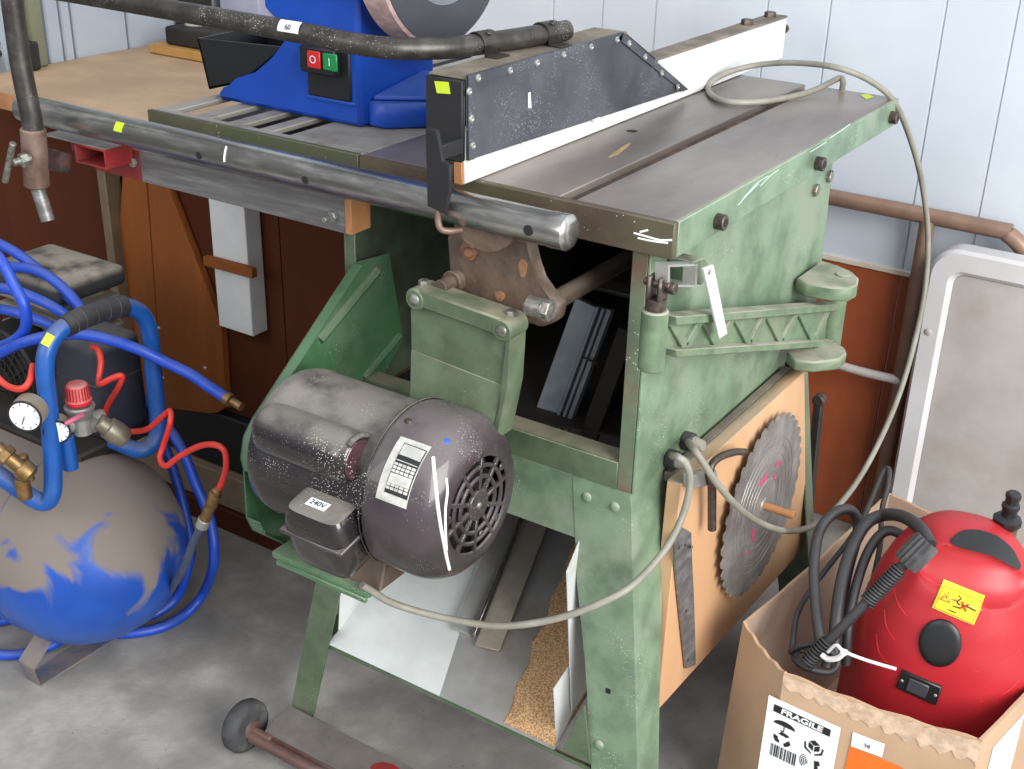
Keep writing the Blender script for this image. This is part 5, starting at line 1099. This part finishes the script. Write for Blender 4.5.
# red coil hose
hose('red_air_hose', 'thin red coiled air hose hanging over the right end of the compressor tank', 'hose', [pt(92, 347, y=-.05), pt(98, 350, y=-.06), pt(101, 362, y=-.07), pt(99, 378, y=-.08), pt(100, 384, y=-.09), pt(112, 378, y=-.08), pt(122, 376, y=-.07), pt(118, 388, y=-.07), pt(108, 405, y=-.06), pt(105, 420, y=-.05), pt(120, 430, y=-.06), pt(145, 430, y=-.06), pt(162, 417, y=-.06), pt(170, 411, y=-.06), pt(170, 424, y=-.07), pt(164, 444, y=-.07), pt(160, 458, y=-.08), pt(166, 466, y=-.09), pt(180, 456, y=-.09), pt(200, 446, y=-.09), pt(216, 445, y=-.09), pt(225, 452, y=-.09), pt(226, 468, y=-.09), pt(222, 482, y=-.09), pt(218, 490, y=-.09)], .0042, m_hoser, sub=5)
mb = MB(); a, b = pt(219, 486, y=-.09), pt(200, 530, y=-.10); d = (b - a).normalized(); L = (b - a).length
mb.lathe(a, d, [(0, .0045), (.006, .0045), (.008, .0065), (.014, .0065), (.015, .0085), (L * .45, .0085), (L * .47, .0075), (L * .75, .0075)], 12)
hc_ = thing('hose_coupling', 'brass coupling joining the red hose to a black air line right of the tank', 'coupling', a)
link('brass_body', mb, m_brass, hc_); mb = MB(); mb.cyl(a + d * (L * .74), a + d * (L * .92), .009, n=16); lab(link('clamp_ring', mb, m_chrome, hc_), 'silver clamp ring')
hose('black_air_line', 'dark dusty air line dropping from the brass coupling behind the tank', 'hose', [a + d * (L * .9), pt(192, 546, y=-.10), pt(184, 568, y=-.09), pt(170, 590, y=-.06), pt(156, 606, y=-.02), pt(140, 618, y=.03)], .0058, M('dusty_blue_black', S(60, 70, 90), .5, noise=.1))
# blue hoses
g_ = 'blue air hoses draped over the compressor'
Y = lambda a, b, y: pt(a, b, y=y)
hose('blue_air_hose', 'blue air hose, outermost arc passing highest behind the black grip', 'hose', [Y(-30, 232, .03), Y(0, 244, .03), Y(25, 259, .03), Y(50, 281, .03), Y(75, 303, .02), Y(95, 325, .02), Y(112, 352, .03), Y(130, 385, .05), Y(158, 415, .06), Y(180, 446, .05), Y(196, 485, .05), Y(210, 520, .05), Y(214, 560, .04), pt(205, 590, z=.045), pt(188, 612, z=.014), pt(165, 626, z=.010), pt(135, 633, z=.010), pt(100, 634, z=.010)], .0082, m_hoseb, 'blue air hoses draped over the compressor')
hose('blue_air_hose', 'blue air hose, second arc over the pump head, looping down to the floor', 'hose', [Y(-25, 268, .01), Y(10, 267, .01), Y(38, 271, .01), Y(62, 287, .01), Y(84, 313, .01), Y(100, 345, .03), Y(122, 388, .06), Y(150, 420, .08), Y(168, 455, .09), Y(182, 500, .08), Y(191, 545, .07), pt(186, 575, z=.07), pt(176, 598, z=.025), pt(155, 614, z=.010), pt(125, 620, z=.010), pt(95, 618, z=.010)], .0080, m_hoseb, 'blue air hoses draped over the compressor')
hose('blue_air_hose', 'blue air hose crossing straight over the head from left to the black grip', 'hose', [Y(-25, 288, -.04), Y(8, 289, -.04), Y(35, 298, -.03), Y(58, 310, -.02), Y(78, 325, .0), Y(98, 348, .03), Y(118, 378, .06), Y(134, 404, .08)], .0080, m_hoseb, 'blue air hoses draped over the compressor')
hose('blue_air_hose', 'blue air hose hanging in a tight hook at the left edge over the fan', 'hose', [Y(-12, 246, -.10), Y(2, 262, -.10), Y(14, 285, -.10), Y(24, 305, -.10), Y(26, 325, -.10), Y(18, 338, -.10), Y(2, 346, -.10), Y(-15, 348, -.10)], .0080, m_hoseb, 'blue air hoses draped over the compressor')
hose('blue_air_hose', 'blue air hose running low under the grip to the right, brass tip', 'hose', [Y(-25, 366, -.12), Y(0, 353, -.12), Y(25, 342, -.11), Y(50, 336, -.09), Y(80, 334, -.07), Y(110, 340, -.05), Y(140, 350, -.03), Y(165, 362, -.01), Y(190, 374, .0), Y(208, 386, .0), Y(228, 399, .0)], .0080, m_hoseb, 'blue air hoses draped over the compressor')
hose('blue_air_hose', 'blue air hose arcing under the straight one, across the pump head edge', 'hose', [Y(-25, 308, -.03), Y(5, 310, -.03), Y(30, 317, -.02), Y(52, 326, -.01), Y(72, 340, .01), Y(92, 366, .04)], .0078, m_hoseb, 'blue air hoses draped over the compressor')
hose('blue_air_hose', 'blue air hose coiled on the floor behind the compressor foot', 'hose', [pt(-20, 650, z=.0095), pt(5, 655, z=.0095), pt(30, 652, z=.0095), pt(60, 640, z=.0095), pt(50, 622, z=.0095), pt(20, 618, z=.0095), pt(-15, 624, z=.0095)], .0080, m_hoseb, 'blue air hoses draped over the compressor')
mb = MB(); a, b = Y(226, 398, .0), Y(242, 407, .0); d = (b - a).normalized(); L = (b - a).length; mb.lathe(a, d, [(0, .0095), (.010, .0095), (.011, .006), (L, .006)], 14)
tag(link('hose_tip', mb, m_brass), 'small brass nozzle at the free end of the low blue hose', 'nozzle')
# ================================================================== WET GRINDER
zb_ = H + .001
gr_ = thing('wet_grinder', 'blue electric wet grinder with a big stone wheel, standing on the ribbed wing', 'grinder', (-.56, .2, zb_))
yf = .078
F_ = lambda a, b, y=yf: pt(a, b, y=y)
body = [F_(216, 97), F_(218, 88), F_(238, 82), F_(262, 66), F_(280, 46), F_(288, 32), F_(252, 20), F_(252, -60), F_(372, -60), F_(374, 60), F_(376, 118), F_(356, 121)]
zb0 = zb_
P = [V((-.712, yf, zb0)), V((-.708, yf, zb0 + .014)), F_(238, 83), F_(256, 72), F_(272, 58), F_(284, 42), F_(292, 26), F_(262, 10), V((F_(262, 10).x, yf, 1.12)), V((-.468, yf, 1.12)), V((-.468, yf, zb0))]
mb = MB().prism(P, (0, .15, 0), .006); bd_ = link('housing', mb, m_blue, gr_)
mb = MB(); x_a, x_b = -.470, -.395
# right foot with moulded wedge
R = [V((-.470, .092, zb0)), V((-.444, .092, zb0)), V((-.398, .14, zb0)), V((-.398, .24, zb0)), V((-.470, .24, zb0))]
mb.prism(R, (0, 0, .030), .003); mb.prism([V((-.466, .098, zb0 + .030)), V((-.400, .142, zb0 + .030)), V((-.402, .20, zb0 + .046)), V((-.466, .20, zb0 + .046))], (0, 0, .006), .002); link('right_foot', mb, m_blue, bd_)
# switch panel
a, b = F_(312, 40, yf - .0006), F_(352, 100, yf - .0006)
pnl = lab(link('switch_panel', MB().box(F_(308, 60).x, F_(351, 60).x, yf - .0035, yf + .001, F_(330, 98).z, F_(330, 42).z, .002), m_black, gr_), 'black switch panel')
mb = MB(); mb.box(F_(307, 60).x - .004, F_(352, 60).x + .004, yf - .0025, yf + .001, F_(330, 98).z - .005, F_(330, 98).z - .0005, .001); link('panel_ledge', mb, m_blue, gr_)
swb = link('switch_body', MB().box(F_(308, 60).x, F_(343, 60).x, yf - .016, yf - .0036, F_(325, 72).z, F_(325, 46).z, .002), m_bplast, pnl)
ys_ = yf - .0165
rA = (F_(309, 60, ys_).x, F_(321.5, 60, ys_).x); gA = (F_(324, 60, ys_).x, F_(338, 60, ys_).x); z1_, z2_ = F_(322, 69, ys_).z, F_(322, 52, ys_).z
lab(link('stop_button', MB().box(rA[0], rA[1], ys_ - .004, ys_, z1_, z2_, .001), m_rtab, pnl), 'red stop button'); lab(link('start_button', MB().box(gA[0], gA[1], ys_ - .003, ys_, z1_, z2_, .001), m_btab, pnl), 'green start button')
text('stop_symbol', 'O', .013, V(((rA[0] + rA[1]) / 2, ys_ - .004, (z1_ + z2_) / 2)), (1, 0, 0), (0, 0, 1), m_paper, gr_, off=.0006)
text('start_symbol', 'I', .013, V(((gA[0] + gA[1]) / 2, ys_ - .003, (z1_ + z2_) / 2)), (1, 0, 0), (0, 0, 1), m_paper, gr_, off=.0006)
# wheel
wc = V((-.401, .160, 1.070)); RW = .125
mb = MB(); mb.lathe(wc - V((.040, 0, 0)), (1, 0, 0), [(0, .03), (0, RW - .003), (.003, RW), (.037, RW), (.040, RW - .003), (.040, .105)], 72); wl_ = lab(link('stone_wheel', mb, m_pinkstone, gr_), 'pinkish abrasive wheel rim')
mb = MB(); mb.lathe(wc + V((-.002, 0, 0)), (1, 0, 0), [(0, .1225), (.003, .1215), (.0035, .078), (.0022, .077), (.0022, .066), (.0036, .065), (.004, .001)], 64); link('wheel_face', mb, m_disc, wl_)
mb = MB(); mb.lathe(wc + V((.0008, 0, 0)), (1, 0, 0), [(0, .0775), (.0008, .0772), (.0008, .0662), (0, .0660)], 64, caps=False); link('wheel_ring', mb, m_discl, wl_)
mb = MB(); mb.cyl(wc + V((-.075, 0, 0)), wc + V((.012, 0, 0)), .012, n=20); link('wheel_axle', mb, m_chrome, gr_)
# water tray (black) at left
q = [F_(197, 37, .08), F_(286, 47, .08), F_(240, 84, .08), F_(209, 89, .08)]
T = [V((-.765, .085, q[0].z)), V((-.642, .085, q[0].z)), V((-.675, .085, q[2].z)), V((q[3].x, .085, q[3].z))]
T[0] = F_(197, 38, .085); T[1] = F_(283, 47, .085); T[3] = F_(209, 89, .085); T[2] = F_(238, 84, .085)
mb = MB(); mb.prism(T, (0, .003, 0), .0008); Tb = [v + V((0, .12, 0)) for v in T]; mb.prism(Tb, (0, .003, 0), .0008)
mb.prism([T[0], T[3], Tb[3], Tb[0]], (.003, 0, 0)); mb.prism([T[3], T[2], Tb[2], Tb[3]], (0, 0, .003)); link('tray', mb, m_bplast, gr_)
# ================================================================== LIGHTS
w = bpy.data.worlds.new('world'); bpy.context.scene.world = w; w.use_nodes = True
bg_ = w.node_tree.nodes['Background']; bg_.inputs[0].default_value = (.90, .94, 1.0, 1); bg_.inputs[1].default_value = WORLD
wn = w.node_tree; tcw = wn.nodes.new('ShaderNodeTexCoord'); vm = wn.nodes.new('ShaderNodeVectorMath'); vm.operation = 'DOT_PRODUCT'; wn.links.new(tcw.outputs['Generated'], vm.inputs[0]); vm.inputs[1].default_value = V((.45, -.35, .82)).normalized()
mrw = wn.nodes.new('ShaderNodeMapRange'); mrw.interpolation_type = 'SMOOTHSTEP'; mrw.inputs['From Min'].default_value = -.35; mrw.inputs['From Max'].default_value = .95; mrw.inputs['To Min'].default_value = .22; mrw.inputs['To Max'].default_value = 1.15; wn.links.new(vm.outputs['Value'], mrw.inputs['Value'])
mw = wn.nodes.new('ShaderNodeMath'); mw.operation = 'MULTIPLY'; mw.inputs[1].default_value = WORLD; wn.links.new(mrw.outputs[0], mw.inputs[0]); wn.links.new(mw.outputs[0], bg_.inputs[1])
def area(name, loc, target, sx, sy, power, col=(1, 1, 1)):
    l = bpy.data.lights.new(name, 'AREA'); l.shape = 'RECTANGLE'; l.size = sx; l.size_y = sy; l.energy = power; l.color = col
    o = bpy.data.objects.new(name, l); C.objects.link(o); o.location = loc; o.rotation_euler = (V(target) - V(loc)).to_track_quat('-Z', 'Y').to_euler(); return o
for a_ in LIGHTS: area(*a_)
sc = bpy.context.scene; sc.view_settings.view_transform = 'Standard'; sc.view_settings.look = 'None'; sc.view_settings.gamma = 1; sc.view_settings.use_curve_mapping = False; sc.view_settings.exposure = EXPO
